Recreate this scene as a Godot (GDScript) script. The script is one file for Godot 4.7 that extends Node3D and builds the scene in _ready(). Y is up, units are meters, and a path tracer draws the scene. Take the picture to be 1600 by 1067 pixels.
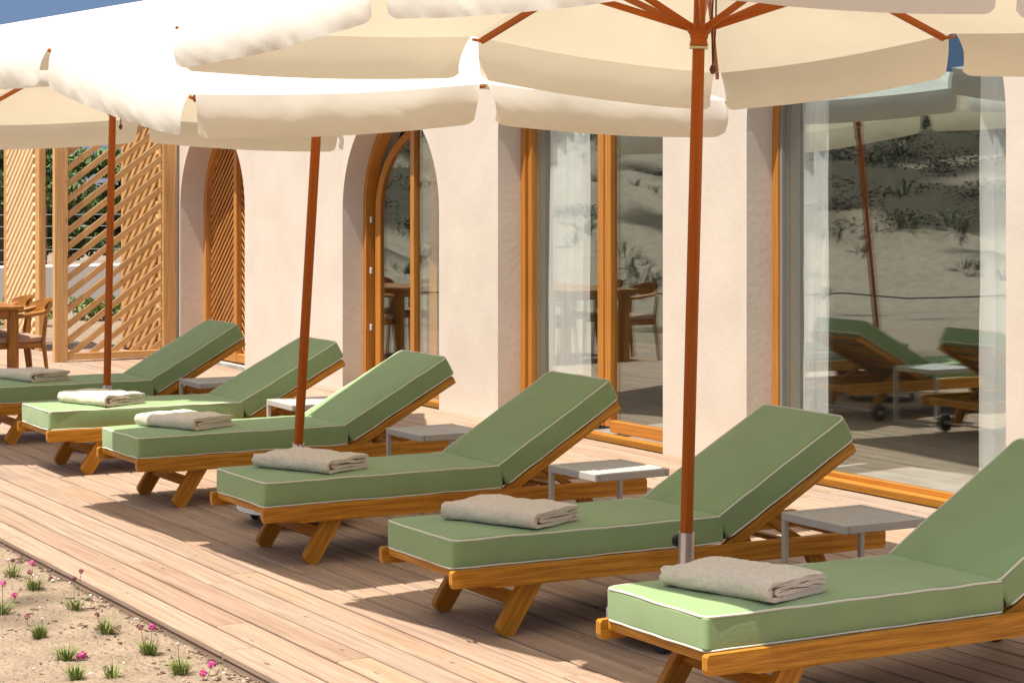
extends Node3D
# Sun loungers and parasols on a timber deck in front of a rendered villa with arched openings.
# x runs along the villa wall (to the right), z runs out from the wall, y is up; the wall face is z = 0, the deck top y = 0.

const SUN_X := 0.05      # sideways run of the sun's ray per metre of height
const SUN_Z := 0.35      # run away from the wall per metre of height

var M := {}              # materials
var cache := {}          # shared meshes
var counts := {}
var rng := RandomNumberGenerator.new()


# ------------------------------------------------------------------ mesh builder
class MB:
	var v := PackedVector3Array()
	var n := PackedVector3Array()
	var t := PackedVector2Array()
	var c := PackedColorArray()
	var ix := PackedInt32Array()
	var col := Color(1, 1, 1)

	func vert(p: Vector3, nn: Vector3, uv: Vector2) -> int:
		v.append(p)
		n.append(nn)
		t.append(uv)
		c.append(col)
		return v.size() - 1

	# a, b, c run anticlockwise seen from outside; Godot's front faces run clockwise
	func face(a: int, b: int, cc: int) -> void:
		ix.append(a)
		ix.append(cc)
		ix.append(b)

	func quad(a: Vector3, b: Vector3, cc: Vector3, d: Vector3, ua := Vector2.ZERO, ub := Vector2.ZERO, uc := Vector2.ZERO, ud := Vector2.ZERO) -> void:
		var nn := (b - a).cross(d - a)
		if nn.length_squared() < 1e-14:
			nn = (cc - b).cross(d - b)
		nn = nn.normalized()
		var i := vert(a, nn, ua)
		vert(b, nn, ub)
		vert(cc, nn, uc)
		vert(d, nn, ud)
		face(i, i + 1, i + 2)
		face(i, i + 2, i + 3)

	func cpoly(pts: Array, uvs: Array, mid: Vector3) -> void:
		var nn: Vector3 = (pts[1] - pts[0]).cross(pts[2] - pts[0]).normalized()
		var g := Vector3.ZERO
		for p in pts:
			g += p
		g /= pts.size()
		var flip := nn.dot(g - mid) < 0
		if flip:
			nn = -nn
		var i := v.size()
		for k in pts.size():
			vert(pts[k], nn, uvs[k])
		for k in range(1, pts.size() - 1):
			if flip:
				face(i, i + k + 1, i + k)
			else:
				face(i, i + k, i + k + 1)

	# a box with chamfered edges; the wood grain (u) runs along its longest side
	func box(xf: Transform3D, s: Vector3, b := 0.0, uvo := Vector2.ZERO) -> void:
		var h := s * 0.5
		var lx := 0
		if s.y > s[lx]:
			lx = 1
		if s.z > s[lx]:
			lx = 2
		var a1 := (lx + 1) % 3
		var a2 := (lx + 2) % 3
		var mid := xf.origin
		var uvf := func(p: Vector3) -> Vector2: return Vector2(p[lx], p[a1] + p[a2]) + uvo
		for ax in 3:
			var e := (ax + 1) % 3
			var f := (ax + 2) % 3
			for sg in [-1.0, 1.0]:
				var pts := []
				var uvs := []
				for q in [[-1.0, -1.0], [1.0, -1.0], [1.0, 1.0], [-1.0, 1.0]]:
					var p := Vector3.ZERO
					p[ax] = sg * h[ax]
					p[e] = q[0] * (h[e] - b)
					p[f] = q[1] * (h[f] - b)
					pts.append(xf * p)
					uvs.append(uvf.call(p))
				cpoly(pts, uvs, mid)
		if b <= 0.0:
			return
		for ax in 3:      # edges that run along ax
			var e := (ax + 1) % 3
			var f := (ax + 2) % 3
			for s1 in [-1.0, 1.0]:
				for s2 in [-1.0, 1.0]:
					var pts := []
					var uvs := []
					for q in [[-1.0, 0], [1.0, 0], [1.0, 1], [-1.0, 1]]:
						var p := Vector3.ZERO
						p[ax] = q[0] * (h[ax] - b)
						p[e] = s1 * (h[e] - (0.0 if q[1] == 0 else b))
						p[f] = s2 * (h[f] - (b if q[1] == 0 else 0.0))
						pts.append(xf * p)
						uvs.append(uvf.call(p))
					cpoly(pts, uvs, mid)
		for s1 in [-1.0, 1.0]:
			for s2 in [-1.0, 1.0]:
				for s3 in [-1.0, 1.0]:
					var pts := []
					var uvs := []
					for k in 3:
						var p := Vector3(s1 * (h.x - b), s2 * (h.y - b), s3 * (h.z - b))
						p[k] = [s1, s2, s3][k] * h[k]
						pts.append(xf * p)
						uvs.append(uvf.call(p))
					cpoly(pts, uvs, mid)

	func ring_frame(d: Vector3) -> Array:
		var a := Vector3.UP if absf(d.y) < 0.9 else Vector3.RIGHT
		var x := a.cross(d).normalized()
		return [x, d.cross(x).normalized()]

	func tube(pts: Array, r: Variant, seg := 10, cap := true, closed := false) -> void:
		var m := pts.size()
		var rows := m + (1 if closed else 0)
		var start := v.size()
		var x := Vector3.ZERO
		var dist := 0.0
		for i in rows:
			var p: Vector3 = pts[i % m]
			var d: Vector3
			if closed:
				d = pts[(i + 1) % m] - pts[(i - 1 + m) % m]
			else:
				d = pts[mini(i + 1, m - 1)] - pts[maxi(i - 1, 0)]
			d = d.normalized()
			if i == 0:
				x = ring_frame(d)[0]
			else:
				x = (x - d * x.dot(d)).normalized()
				dist += p.distance_to(pts[(i - 1) % m])
			var y := d.cross(x)
			var rad: float = r[i % m] if r is Array else r
			for k in seg + 1:
				var a := TAU * k / seg
				var nn := x * cos(a) + y * sin(a)
				vert(p + nn * rad, nn, Vector2(dist, a * rad))
		for i in rows - 1:
			for k in seg:
				var a := start + i * (seg + 1) + k
				face(a, a + 1, a + seg + 2)
				face(a, a + seg + 2, a + seg + 1)
		if cap and not closed:
			for e in [0, m - 1]:
				var d: Vector3 = (pts[1] - pts[0]).normalized() * -1.0 if e == 0 else (pts[m - 1] - pts[m - 2]).normalized()
				var o := vert(pts[e], d, Vector2.ZERO)
				var first := v.size()
				for k in seg + 1:
					vert(v[start + e * (seg + 1) + k], d, Vector2(v[start + e * (seg + 1) + k].x, v[start + e * (seg + 1) + k].z))
				for k in seg:
					if e == 0:
						face(o, first + k + 1, first + k)
					else:
						face(o, first + k, first + k + 1)

	# profile: [radius, height] pairs, turned about y
	func lathe(prof: Array, seg := 24, xf := Transform3D()) -> void:
		for i in prof.size() - 1:
			var a: Array = prof[i]
			var b: Array = prof[i + 1]
			var dr: float = b[0] - a[0]
			var dy: float = b[1] - a[1]
			var nl := Vector2(dy, -dr).normalized()
			var s := v.size()
			for k in seg + 1:
				var an := TAU * k / seg
				var dir := Vector3(cos(an), 0, sin(an))
				var nn := (xf.basis * (dir * nl.x + Vector3.UP * nl.y)).normalized()
				vert(xf * (dir * a[0] + Vector3.UP * a[1]), nn, Vector2(an * 0.1, a[1]))
				vert(xf * (dir * b[0] + Vector3.UP * b[1]), nn, Vector2(an * 0.1, b[1]))
			for k in seg:
				var q := s + k * 2
				face(q, q + 1, q + 3)
				face(q, q + 3, q + 2)

	# a polygon in the x-y plane, given thickness along z
	func prism(poly: PackedVector2Array, depth: float, xf := Transform3D(), swap_uv := false) -> void:
		var p := poly
		if not Geometry2D.is_polygon_clockwise(p):
			pass
		else:
			p = p.duplicate()
			p.reverse()
		var tri := Geometry2D.triangulate_polygon(p)
		for side in [1.0, -1.0]:
			var s := v.size()
			for q in p:
				vert(xf * Vector3(q.x, q.y, side * depth * 0.5), (xf.basis * Vector3(0, 0, side)).normalized(), Vector2(q.y, q.x) if swap_uv else q)
			for k in tri.size() / 3:
				var a := p[tri[k * 3]]
				var b := p[tri[k * 3 + 1]]
				var d := p[tri[k * 3 + 2]]
				var ccw := (b - a).cross(d - a) > 0
				if ccw == (side > 0):
					face(s + tri[k * 3], s + tri[k * 3 + 1], s + tri[k * 3 + 2])
				else:
					face(s + tri[k * 3], s + tri[k * 3 + 2], s + tri[k * 3 + 1])
		var run := 0.0
		for k in p.size():
			var a := p[k]
			var b := p[(k + 1) % p.size()]
			var h := depth * 0.5
			var l := a.distance_to(b)
			quad(xf * Vector3(a.x, a.y, h), xf * Vector3(a.x, a.y, -h), xf * Vector3(b.x, b.y, -h), xf * Vector3(b.x, b.y, h), Vector2(run, h), Vector2(run, -h), Vector2(run + l, -h), Vector2(run + l, h))
			run += l

	# rows x columns of points with smooth normals
	func grid(rows: int, cols: int, at: Callable, uv: Callable, flip := false) -> void:
		var s := v.size()
		var pts := PackedVector3Array()
		for i in rows:
			for j in cols:
				pts.append(at.call(i, j))
		for i in rows:
			for j in cols:
				var du := pts[mini(i + 1, rows - 1) * cols + j] - pts[maxi(i - 1, 0) * cols + j]
				var dv := pts[i * cols + mini(j + 1, cols - 1)] - pts[i * cols + maxi(j - 1, 0)]
				var nn := du.cross(dv).normalized()
				vert(pts[i * cols + j], -nn if flip else nn, uv.call(i, j))
		for i in rows - 1:
			for j in cols - 1:
				var a := s + i * cols + j
				if flip:
					face(a, a + 1, a + cols + 1)
					face(a, a + cols + 1, a + cols)
				else:
					face(a, a + cols + 1, a + 1)
					face(a, a + cols, a + cols + 1)

	# a rounded, slightly stuffed box centred on the origin
	func soft_box(s: Vector3, r: float, bulge: float, seed_: int, xf := Transform3D()) -> void:
		var h := s * 0.5
		var nz := FastNoiseLite.new()
		nz.seed = seed_
		nz.frequency = 3.0
		var ticks := func(l: float) -> Array:
			var out := []
			for q in [0.0, 0.25, 0.5, 0.75, 1.0]:
				out.append(-l + r * q)
			var m := maxi(2, int(ceil((2 * l - 2 * r) / 0.05)))
			for k in range(1, m):
				out.append(-l + r + (2 * l - 2 * r) * k / m)
			for q in [1.0, 0.75, 0.5, 0.25, 0.0]:
				out.append(l - r * q)
			return out
		for ax in 3:
			var e := (ax + 1) % 3
			var f := (ax + 2) % 3
			var te: Array = ticks.call(h[e])
			var tf: Array = ticks.call(h[f])
			for sg in [-1.0, 1.0]:
				var at := func(i: int, j: int) -> Vector3:
					var p := Vector3.ZERO
					p[ax] = sg * h[ax]
					p[e] = te[i]
					p[f] = tf[j]
					var inner := p.clamp(-h + Vector3.ONE * r, h - Vector3.ONE * r)
					var nn := (p - inner).normalized()
					var q := inner + nn * r
					var k := 1.0
					for w in 3:
						if w != ax:
							k *= 1.0 - pow(absf(p[w]) / h[w], 4.0)
					return xf * (q + nn * (bulge * k + 0.0045 * nz.get_noise_3d(q.x * 1.2, q.y * 1.5, q.z * 0.7)))
				var uv := func(i: int, j: int) -> Vector2: return Vector2(te[i], tf[j])
				grid(te.size(), tf.size(), at, uv, sg < 0)

	func mesh() -> ArrayMesh:
		var a := []
		a.resize(Mesh.ARRAY_MAX)
		a[Mesh.ARRAY_VERTEX] = v
		a[Mesh.ARRAY_NORMAL] = n
		a[Mesh.ARRAY_TEX_UV] = t
		a[Mesh.ARRAY_COLOR] = c
		a[Mesh.ARRAY_INDEX] = ix
		var m := ArrayMesh.new()
		m.add_surface_from_arrays(Mesh.PRIMITIVE_TRIANGLES, a)
		return m


# ------------------------------------------------------------------ nodes
func numbered(called: String) -> String:
	var k: int = counts.get(called, 0)
	counts[called] = k + 1
	return called if k == 0 else "%s_%03d" % [called, k]


func tag(o: Node, label: String, category: String, group := "") -> void:
	o.set_meta("label", label)
	o.set_meta("category", category)
	if group:
		o.set_meta("group", group)


func thing(called: String, label: String, category: String, at := Vector3.ZERO, turn := 0.0, group := "") -> Node3D:
	var o := Node3D.new()
	o.name = numbered(called)
	add_child(o)
	o.position = at
	o.rotation.y = turn
	tag(o, label, category, group)
	return o


func part(parent: Node, called: String, mesh: Mesh, mat: Material, xf := Transform3D()) -> MeshInstance3D:
	var o := MeshInstance3D.new()
	o.name = called if parent != self else numbered(called)
	o.mesh = mesh
	o.material_override = mat
	o.transform = xf
	parent.add_child(o, true)
	return o


func struct(called: String, mesh: Mesh, mat: Material) -> MeshInstance3D:
	var o := part(self, called, mesh, mat)
	o.set_meta("kind", "structure")
	return o


func copy(o: Node3D, called: String, label: String) -> Node3D:
	var r: Node3D = o.duplicate()
	r.name = numbered(called)
	add_child(r)
	r.set_meta("label", label)
	return r


func at(x: float, y: float, z: float) -> Transform3D:
	return Transform3D(Basis(), Vector3(x, y, z))


func box_mesh(s: Vector3, b := 0.004, tint := Color(1, 1, 1), uvo := Vector2.ZERO) -> Mesh:
	var m := MB.new()
	m.col = tint
	m.box(Transform3D(), s, b, uvo)
	return m.mesh()


# a board between two points, w wide (towards side) and d thick
func bar_xf(a: Vector3, b: Vector3, side: Vector3) -> Transform3D:
	var l := (b - a).normalized()
	var s := (side - l * side.dot(l)).normalized()
	return Transform3D(Basis(l, s, l.cross(s)), (a + b) * 0.5)


func tone(lo := 0.85, hi := 1.1, warm := 0.04) -> Color:
	var k := rng.randf_range(lo, hi)
	var w := rng.randf_range(-warm, warm)
	return Color(k * (1 + w), k, k * (1 - w))


# ------------------------------------------------------------------ textures
func noise(seed_: int, freq: float, octaves := 4, kind := FastNoiseLite.TYPE_SIMPLEX_SMOOTH) -> FastNoiseLite:
	var f := FastNoiseLite.new()
	f.seed = seed_
	f.frequency = freq
	f.noise_type = kind
	f.fractal_octaves = octaves
	return f


# wood: u along the grain; colours given as sRGB
func wood_tex(seed_: int, dark: Color, light: Color, streak: float, knots: int, w := 512, h := 256) -> ImageTexture:
	var im := Image.create(w, h, false, Image.FORMAT_RGB8)
	var a := noise(seed_, 1.0, 3)
	var b := noise(seed_ + 1, 1.0, 2)
	var r := RandomNumberGenerator.new()
	r.seed = seed_
	var ks := []
	for k in knots:
		ks.append([r.randf(), r.randf(), r.randf_range(0.006, 0.014)])
	for y in h:
		var fy := float(y) / h
		for x in w:
			var fx := float(x) / w
			var wv := 0.0
			var kn := 0.0
			for k in ks:
				var dx: float = absf(fx - k[0])
				dx = minf(dx, 1.0 - dx) * 2.0
				var dy: float = fy - k[1]
				var rr: float = k[2] * 2.0
				var d2 := (dx * dx * 0.35 + dy * dy) / (rr * rr)
				wv += 0.03 * signf(dy) * exp(-d2 * 0.25)
				kn = maxf(kn, exp(-d2 * 3.0))
			var mix := smoothstep(0.85, 1.0, fx)
			var s := 0.0
			for side in 2:
				var xx := fx - side
				var wt := (1.0 - mix) if side == 0 else mix
				if wt <= 0.001:
					continue
				var yy := fy + wv + 0.012 * b.get_noise_2d(xx * 3.0, fy * 2.0)
				var fine := a.get_noise_2d(xx * 5.0, yy * 90.0)
				var broad := b.get_noise_2d(xx * 1.6 + 7.0, yy * 14.0)
				var ring := sin(yy * 60.0 + 5.0 * b.get_noise_2d(xx * 1.2, yy * 4.0 + 3.0))
				s += wt * (0.5 + streak * (0.42 * fine + 0.35 * broad + 0.13 * ring))
			var c := dark.lerp(light, clampf(s, 0.0, 1.0))
			c = c.lerp(dark * 0.55, kn * 0.85)
			im.set_pixel(x, y, c)
	return ImageTexture.create_from_image(im)


func noise_tex(seed_: int, freq: float, lo: Color, hi: Color, octaves := 4, size := 512) -> NoiseTexture2D:
	var x := NoiseTexture2D.new()
	x.width = size
	x.height = size
	x.seamless = true
	x.noise = noise(seed_, freq, octaves)
	var g := Gradient.new()
	g.set_color(0, lo)
	g.set_color(1, hi)
	x.color_ramp = g
	return x


func normal_tex(seed_: int, freq: float, strength: float, octaves := 4, size := 512) -> NoiseTexture2D:
	var x := NoiseTexture2D.new()
	x.width = size
	x.height = size
	x.seamless = true
	x.as_normal_map = true
	x.bump_strength = strength
	x.noise = noise(seed_, freq, octaves)
	return x


func mat(called: String, lin: Color, rough := 0.7, tex: Texture2D = null, scale := Vector3.ONE) -> StandardMaterial3D:
	var m := StandardMaterial3D.new()
	m.resource_name = called
	m.albedo_color = lin.linear_to_srgb()
	m.roughness = rough
	m.vertex_color_use_as_albedo = true
	if tex:
		m.albedo_texture = tex
		m.uv1_scale = scale
	M[called] = m
	return m


func bump(m: StandardMaterial3D, n: Texture2D, k: float) -> void:
	m.normal_enabled = true
	m.normal_texture = n
	m.normal_scale = k


func materials() -> void:
	var W := Color(1, 1, 1)
	# timber: the textures hold the colour
	mat("deck_wood", W, 0.75, wood_tex(11, Color(0.495, 0.392, 0.315), Color(0.72, 0.625, 0.54), 0.62, 4), Vector3(0.5, 2.0, 1))
	mat("teak", W, 0.45, wood_tex(12, Color(0.54, 0.33, 0.07), Color(0.85, 0.61, 0.22), 0.95, 1), Vector3(0.9, 3.0, 1))
	mat("pole_wood", W, 0.35, wood_tex(13, Color(0.57, 0.275, 0.06), Color(0.72, 0.39, 0.11), 0.7, 0, 256, 128), Vector3(0.7, 3.0, 1))
	M.pole_wood.metallic_specular = 0.3
	M.teak.metallic_specular = 0.35
	mat("dark_teak", Color(0.62, 0.55, 0.5), 0.5, M.teak.albedo_texture, Vector3(0.9, 3.0, 1))
	mat("pine", W, 0.6, wood_tex(14, Color(0.66, 0.48, 0.28), Color(0.88, 0.72, 0.49), 0.8, 5), Vector3(0.6, 3.0, 1))
	mat("sunlit_pine", W, 0.6, wood_tex(17, Color(0.86, 0.74, 0.56), Color(0.96, 0.87, 0.72), 0.8, 2), Vector3(0.6, 3.0, 1))  # pine lightened to paint the sun on the lattice front slats
	mat("frame_wood", W, 0.35, wood_tex(15, Color(0.59, 0.36, 0.12), Color(0.77, 0.53, 0.22), 0.8, 0), Vector3(0.6, 3.0, 1))
	mat("gate_wood", W, 0.5, wood_tex(16, Color(0.62, 0.38, 0.15), Color(0.84, 0.60, 0.32), 0.9, 1, 256, 128), Vector3(0.6, 3.0, 1))
	# render
	var pl := mat("render", W, 0.9, noise_tex(21, 0.006, Color(0.79, 0.745, 0.69), Color(0.83, 0.785, 0.73)), Vector3(0.5, 0.5, 0.5))
	pl.uv1_triplanar = true
	pl.uv1_world_triplanar = true
	bump(pl, normal_tex(22, 0.06, 4.0, 4), 0.045)
	# sand
	var sa := mat("sand", W, 0.95, noise_tex(23, 0.02, Color(0.50, 0.44, 0.37), Color(0.62, 0.555, 0.48), 6), Vector3(0.45, 0.45, 0.45))
	sa.uv1_triplanar = true
	sa.uv1_world_triplanar = true
	bump(sa, normal_tex(24, 0.12, 8.0, 5), 0.8)
	# cloth
	var cu := mat("cushion", W, 0.8, noise_tex(25, 0.014, Color(0.50, 0.597, 0.405), Color(0.53, 0.632, 0.43), 3, 256), Vector3(0.7, 0.7, 1))
	bump(cu, normal_tex(26, 0.35, 3.0, 2, 256), 0.03)
	cu.rim_enabled = true
	cu.rim = 0.3
	mat("seat_cloth", Color(0.34, 0.21, 0.14), 0.9)
	mat("piping", Color(0.66, 0.65, 0.54), 0.7)
	mat("black_gap", Color(0.02, 0.02, 0.018), 0.8)  # painted shade for the gap between the cushions
	var to := mat("towel", W, 1.0, noise_tex(27, 0.05, Color(0.83, 0.775, 0.69), Color(0.90, 0.855, 0.78), 4, 256), Vector3(3, 3, 1))
	bump(to, normal_tex(28, 0.16, 8.0, 4, 256), 0.6)
	to.rim_enabled = true
	to.rim = 0.6
	var ca := mat("canvas", W, 0.85, noise_tex(29, 0.008, Color(0.88, 0.865, 0.83), Color(0.915, 0.90, 0.865), 3, 256), Vector3(0.6, 0.6, 1))
	ca.backlight_enabled = true
	ca.backlight = Color(0.77, 0.74, 0.665)
	bump(ca, normal_tex(30, 0.02, 2.0, 3, 256), 0.06)
	var sh := mat("sheer", Color(0.88, 0.90, 0.87), 0.9)
	sh.backlight_enabled = true
	sh.backlight = Color(0.3, 0.32, 0.3)
	sh.cull_mode = BaseMaterial3D.CULL_DISABLED
	ca.cull_mode = BaseMaterial3D.CULL_DISABLED
	# metal, rubber, plastics
	mat("table_metal", Color(0.46, 0.44, 0.40), 0.5)
	var st := mat("steel", Color(0.62, 0.61, 0.60), 0.32)
	st.metallic = 0.85
	mat("base_plastic", Color(0.72, 0.72, 0.71), 0.45)
	mat("rubber", Color(0.018, 0.018, 0.02), 0.55)
	mat("brass", Color(0.55, 0.45, 0.25), 0.4)
	mat("cord", Color(0.10, 0.045, 0.02), 0.9)
	mat("hinge_metal", Color(0.6, 0.6, 0.6), 0.4)
	mat("seal", Color(0.22, 0.215, 0.205), 0.6)
	mat("wire", Color(0.35, 0.35, 0.33), 0.5)
	# coated window glass: a part of the light is mirrored, the rest passes
	var gl := StandardMaterial3D.new()
	gl.resource_name = "coated_glass"
	gl.transparency = BaseMaterial3D.TRANSPARENCY_ALPHA
	var gi := Image.create(4, 4, false, Image.FORMAT_RGBA8)
	gi.fill(Color(1, 1, 1, 1))
	gl.albedo_texture = ImageTexture.create_from_image(gi)
	gl.albedo_color = Color(0.88, 0.95, 0.95, 0.27)
	gl.metallic = 1.0
	gl.roughness = 0.0
	M["glass"] = gl
	# inside the villa
	mat("inner_floor", Color(0.62, 0.58, 0.50), 0.6, noise_tex(31, 0.01, Color(0.8, 0.8, 0.8), W, 4, 256))
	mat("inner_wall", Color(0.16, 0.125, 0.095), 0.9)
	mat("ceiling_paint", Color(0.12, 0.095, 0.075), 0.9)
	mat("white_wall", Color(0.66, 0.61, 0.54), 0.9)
	# plants
	var le := mat("leaf", Color(0.17, 0.22, 0.05), 0.6)
	le.backlight_enabled = true
	le.backlight = Color(0.25, 0.32, 0.08)
	var pi := mat("pine_needles", Color(0.11, 0.17, 0.05), 0.7)
	pi.backlight_enabled = true
	pi.backlight = Color(0.12, 0.18, 0.05)
	mat("scrub", Color(0.05, 0.05, 0.028), 0.9)
	mat("dry_grass", Color(0.13, 0.125, 0.07), 0.8)
	mat("bark", Color(0.16, 0.11, 0.075), 0.95)
	mat("twig", Color(0.11, 0.075, 0.05), 0.95)
	mat("shell", Color(0.62, 0.55, 0.47), 0.8)
	mat("pink_petal", Color(0.62, 0.07, 0.27), 0.7)
	mat("pale_petal", Color(0.70, 0.58, 0.58), 0.7)
	mat("faded_petal", Color(0.28, 0.05, 0.09), 0.8)
	mat("stalk", Color(0.22, 0.17, 0.09), 0.8)
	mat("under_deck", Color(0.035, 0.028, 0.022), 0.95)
	mat("rope_grey", Color(0.09, 0.085, 0.08), 0.9)


# ------------------------------------------------------------------ ground
var sand_small: FastNoiseLite
var sand_big: FastNoiseLite


func sand_height(x: float, z: float) -> float:
	var y := -0.034 + 0.014 * sand_small.get_noise_2d(x * 3.0, z * 3.0) + 0.03 * sand_big.get_noise_2d(x * 0.6, z * 0.6) * smoothstep(4.9, 6.5, z)
	y -= 0.03 * smoothstep(4.9, 6.4, z)
	# the dune that climbs beyond the far end of the sand
	var s := (x + 15.0) * -0.846 + (z - 10.4) * 0.533
	var w := smoothstep(3.5, 8.0, z)
	if s > 0 and w > 0:
		var rise := 3.3 * (1.0 - exp(-pow(s / 9.0, 1.35))) + 0.035 * maxf(0.0, s - 12.0)
		y += w * rise * (1.0 + 0.22 * sand_big.get_noise_2d(x * 0.5, z * 0.5)) + w * minf(1.0, s / 3.0) * 0.28 * sand_big.get_noise_2d(x * 2.4 + 40.0, z * 2.4)
	if z < 4.79 and x > -13.4:
		y = -0.16
	return y


# how far a dark tint, scrub and painted shade in one, covers the dune (above 0: covered)
func heath_shade_cover(x: float, z: float) -> float:
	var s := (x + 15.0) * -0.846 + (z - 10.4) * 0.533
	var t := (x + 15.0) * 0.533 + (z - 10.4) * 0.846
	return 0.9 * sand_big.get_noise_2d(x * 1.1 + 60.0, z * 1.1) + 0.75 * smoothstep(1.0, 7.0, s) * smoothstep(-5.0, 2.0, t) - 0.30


func span(list: Array) -> PackedFloat32Array:
	var out := PackedFloat32Array()
	for s in list:
		var k := int(round((s[1] - s[0]) / s[2]))
		for i in k:
			out.append(s[0] + (s[1] - s[0]) * i / k)
	out.append(list[-1][1])
	return out


func ground() -> void:
	sand_small = noise(41, 1.0, 4)
	sand_big = noise(42, 0.35, 3)
	var xs := span([[-150.0, -40.0, 5.0], [-40.0, -13.4, 0.55], [-13.4, -2.0, 0.4], [-2.0, 4.0, 0.05], [4.0, 12.0, 0.5], [12.0, 120.0, 6.0]])
	var zs := span([[-120.0, 0.0, 6.0], [0.0, 4.4, 0.55], [4.4, 4.78, 0.19], [4.78, 7.0, 0.04], [7.0, 34.0, 0.5], [34.0, 150.0, 6.0]])
	var m := MB.new()
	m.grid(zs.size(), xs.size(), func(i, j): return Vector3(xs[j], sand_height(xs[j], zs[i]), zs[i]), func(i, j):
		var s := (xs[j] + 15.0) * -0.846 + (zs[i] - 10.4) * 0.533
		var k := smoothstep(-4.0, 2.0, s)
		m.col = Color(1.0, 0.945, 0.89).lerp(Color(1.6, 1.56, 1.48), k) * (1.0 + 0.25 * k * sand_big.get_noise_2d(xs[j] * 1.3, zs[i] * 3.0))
		var heath_shade := heath_shade_cover(xs[j], zs[i])
		m.col = m.col.lerp(Color(0.20, 0.19, 0.13), smoothstep(0.0, 0.22, heath_shade))  # vertex colour darkened: scrubby soil, and the soft shade painted with it
		return Vector2(xs[j], zs[i]))
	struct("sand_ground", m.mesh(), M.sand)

	# the deck: boards that run along the wall, a joist under each end
	var deck := Node3D.new()
	deck.name = "deck"
	add_child(deck)
	deck.set_meta("kind", "structure")
	var pitch := 0.1555
	var rows := 31
	for r in rows:
		var z := 4.81 - pitch * (r + 0.5)
		var x := -13.3 - rng.randf_range(0.0, 3.0)
		while x < 8.5:
			var l: float = [2.4, 3.0, 3.6, 4.2][rng.randi() % 4]
			var a := maxf(x, -13.3)
			var b := minf(x + l, 8.5)
			x += l
			if b - a < 0.25:
				continue
			var c := Color(1, 1, 1)
			var k := rng.randf_range(0.84, 1.16)
			var w := rng.randf_range(-0.05, 0.07)
			c = Color(k * (1 + w), k, k * (1 - w * 1.2))
			part(deck, "plank", box_mesh(Vector3(b - a - 0.004, 0.028, pitch - 0.012 - rng.randf() * 0.002), 0.005, c, Vector2(rng.randf() * 9.0, rng.randf() * 5.0)), M.deck_wood, Transform3D(Basis.from_euler(Vector3(rng.randf_range(-0.008, 0.008), 0, 0)), Vector3((a + b) * 0.5, -0.014 + rng.randf_range(-0.0016, 0.0016), z)))
	var edge := MB.new()
	edge.box(at(-2.4, -0.075, 4.785), Vector3(21.8, 0.09, 0.028), 0.003)
	part(deck, "fascia_board", edge.mesh(), M.deck_wood)
	var sub := MB.new()
	sub.box(at(-2.4, -0.10, 2.3), Vector3(21.7, 0.05, 4.9), 0.0)
	part(deck, "joist_bed", sub.mesh(), M.under_deck)


# ------------------------------------------------------------------ villa
const OPENINGS := [[-10.943, -9.172, 1.565, 0.26], [-6.915, -5.074, 1.58, 0.20], [-4.10, -1.824, 2.15, 0.20], [-0.870, 1.485, 2.15, 0.20]]


# the outline of an arched opening, inset by k: up the left side, over, down the right side
func arch_line(o: Array, k: float, base := 0.0, seg := 28) -> PackedVector2Array:
	var r: float = (o[1] - o[0]) * 0.5 - k
	var cx: float = (o[0] + o[1]) * 0.5
	var out := PackedVector2Array([Vector2(cx - r, base)])
	for i in seg + 1:
		var a := PI - PI * i / seg
		out.append(Vector2(cx + r * cos(a), o[2] + r * sin(a)))
	out.append(Vector2(cx + r, base))
	return out


# a frame of a given width and depth that follows an arch line; z is its outer face
func arch_frame(m: MB, o: Array, k: float, w: float, z: float, d: float, base := 0.0) -> void:
	var a := arch_line(o, k, base)
	var b := arch_line(o, k + w, base)
	var run := 0.0
	for i in a.size() - 1:
		var a0 := Vector3(a[i].x, a[i].y, z)
		var a1 := Vector3(a[i + 1].x, a[i + 1].y, z)
		var b0 := Vector3(b[i].x, b[i].y, z)
		var b1 := Vector3(b[i + 1].x, b[i + 1].y, z)
		var back := Vector3(0, 0, -d)
		var l := a0.distance_to(a1)
		var u0 := Vector2(run, 0)
		var u1 := Vector2(run + l, 0)
		var q := Vector2(0, w)
		m.quad(a0, b0, b1, a1, u0, u0 + q, u1 + q, u1)
		m.quad(b0, b0 + back, b1 + back, b1, u0, u0 + Vector2(0, d), u1 + Vector2(0, d), u1)
		m.quad(a0 + back, a1 + back, b1 + back, b0 + back, u0, u1, u1 + q, u0 + q)
		m.quad(a0, a1, a1 + back, a0 + back, u0, u1, u1, u0)
		run += l


func arch_pane(o: Array, k: float, base: float, x0 := -99.0, x1 := 99.0) -> Mesh:
	var p := PackedVector2Array()
	for q in arch_line(o, k, base, 40):
		p.append(q)
	var clip := PackedVector2Array([Vector2(x0, -1), Vector2(x1, -1), Vector2(x1, 9), Vector2(x0, 9)])
	var r := Geometry2D.intersect_polygons(p, clip)
	var poly: PackedVector2Array = r[0]
	var tri := Geometry2D.triangulate_polygon(poly)
	var m := MB.new()
	for q in poly:
		m.vert(Vector3(q.x, q.y, 0), Vector3(0, 0, 1), q)
	for i in tri.size() / 3:
		var a := poly[tri[i * 3]]
		var b := poly[tri[i * 3 + 1]]
		var c := poly[tri[i * 3 + 2]]
		if (b - a).cross(c - a) > 0:
			m.face(tri[i * 3], tri[i * 3 + 1], tri[i * 3 + 2])
		else:
			m.face(tri[i * 3], tri[i * 3 + 2], tri[i * 3 + 1])
	return m.mesh()


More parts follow.
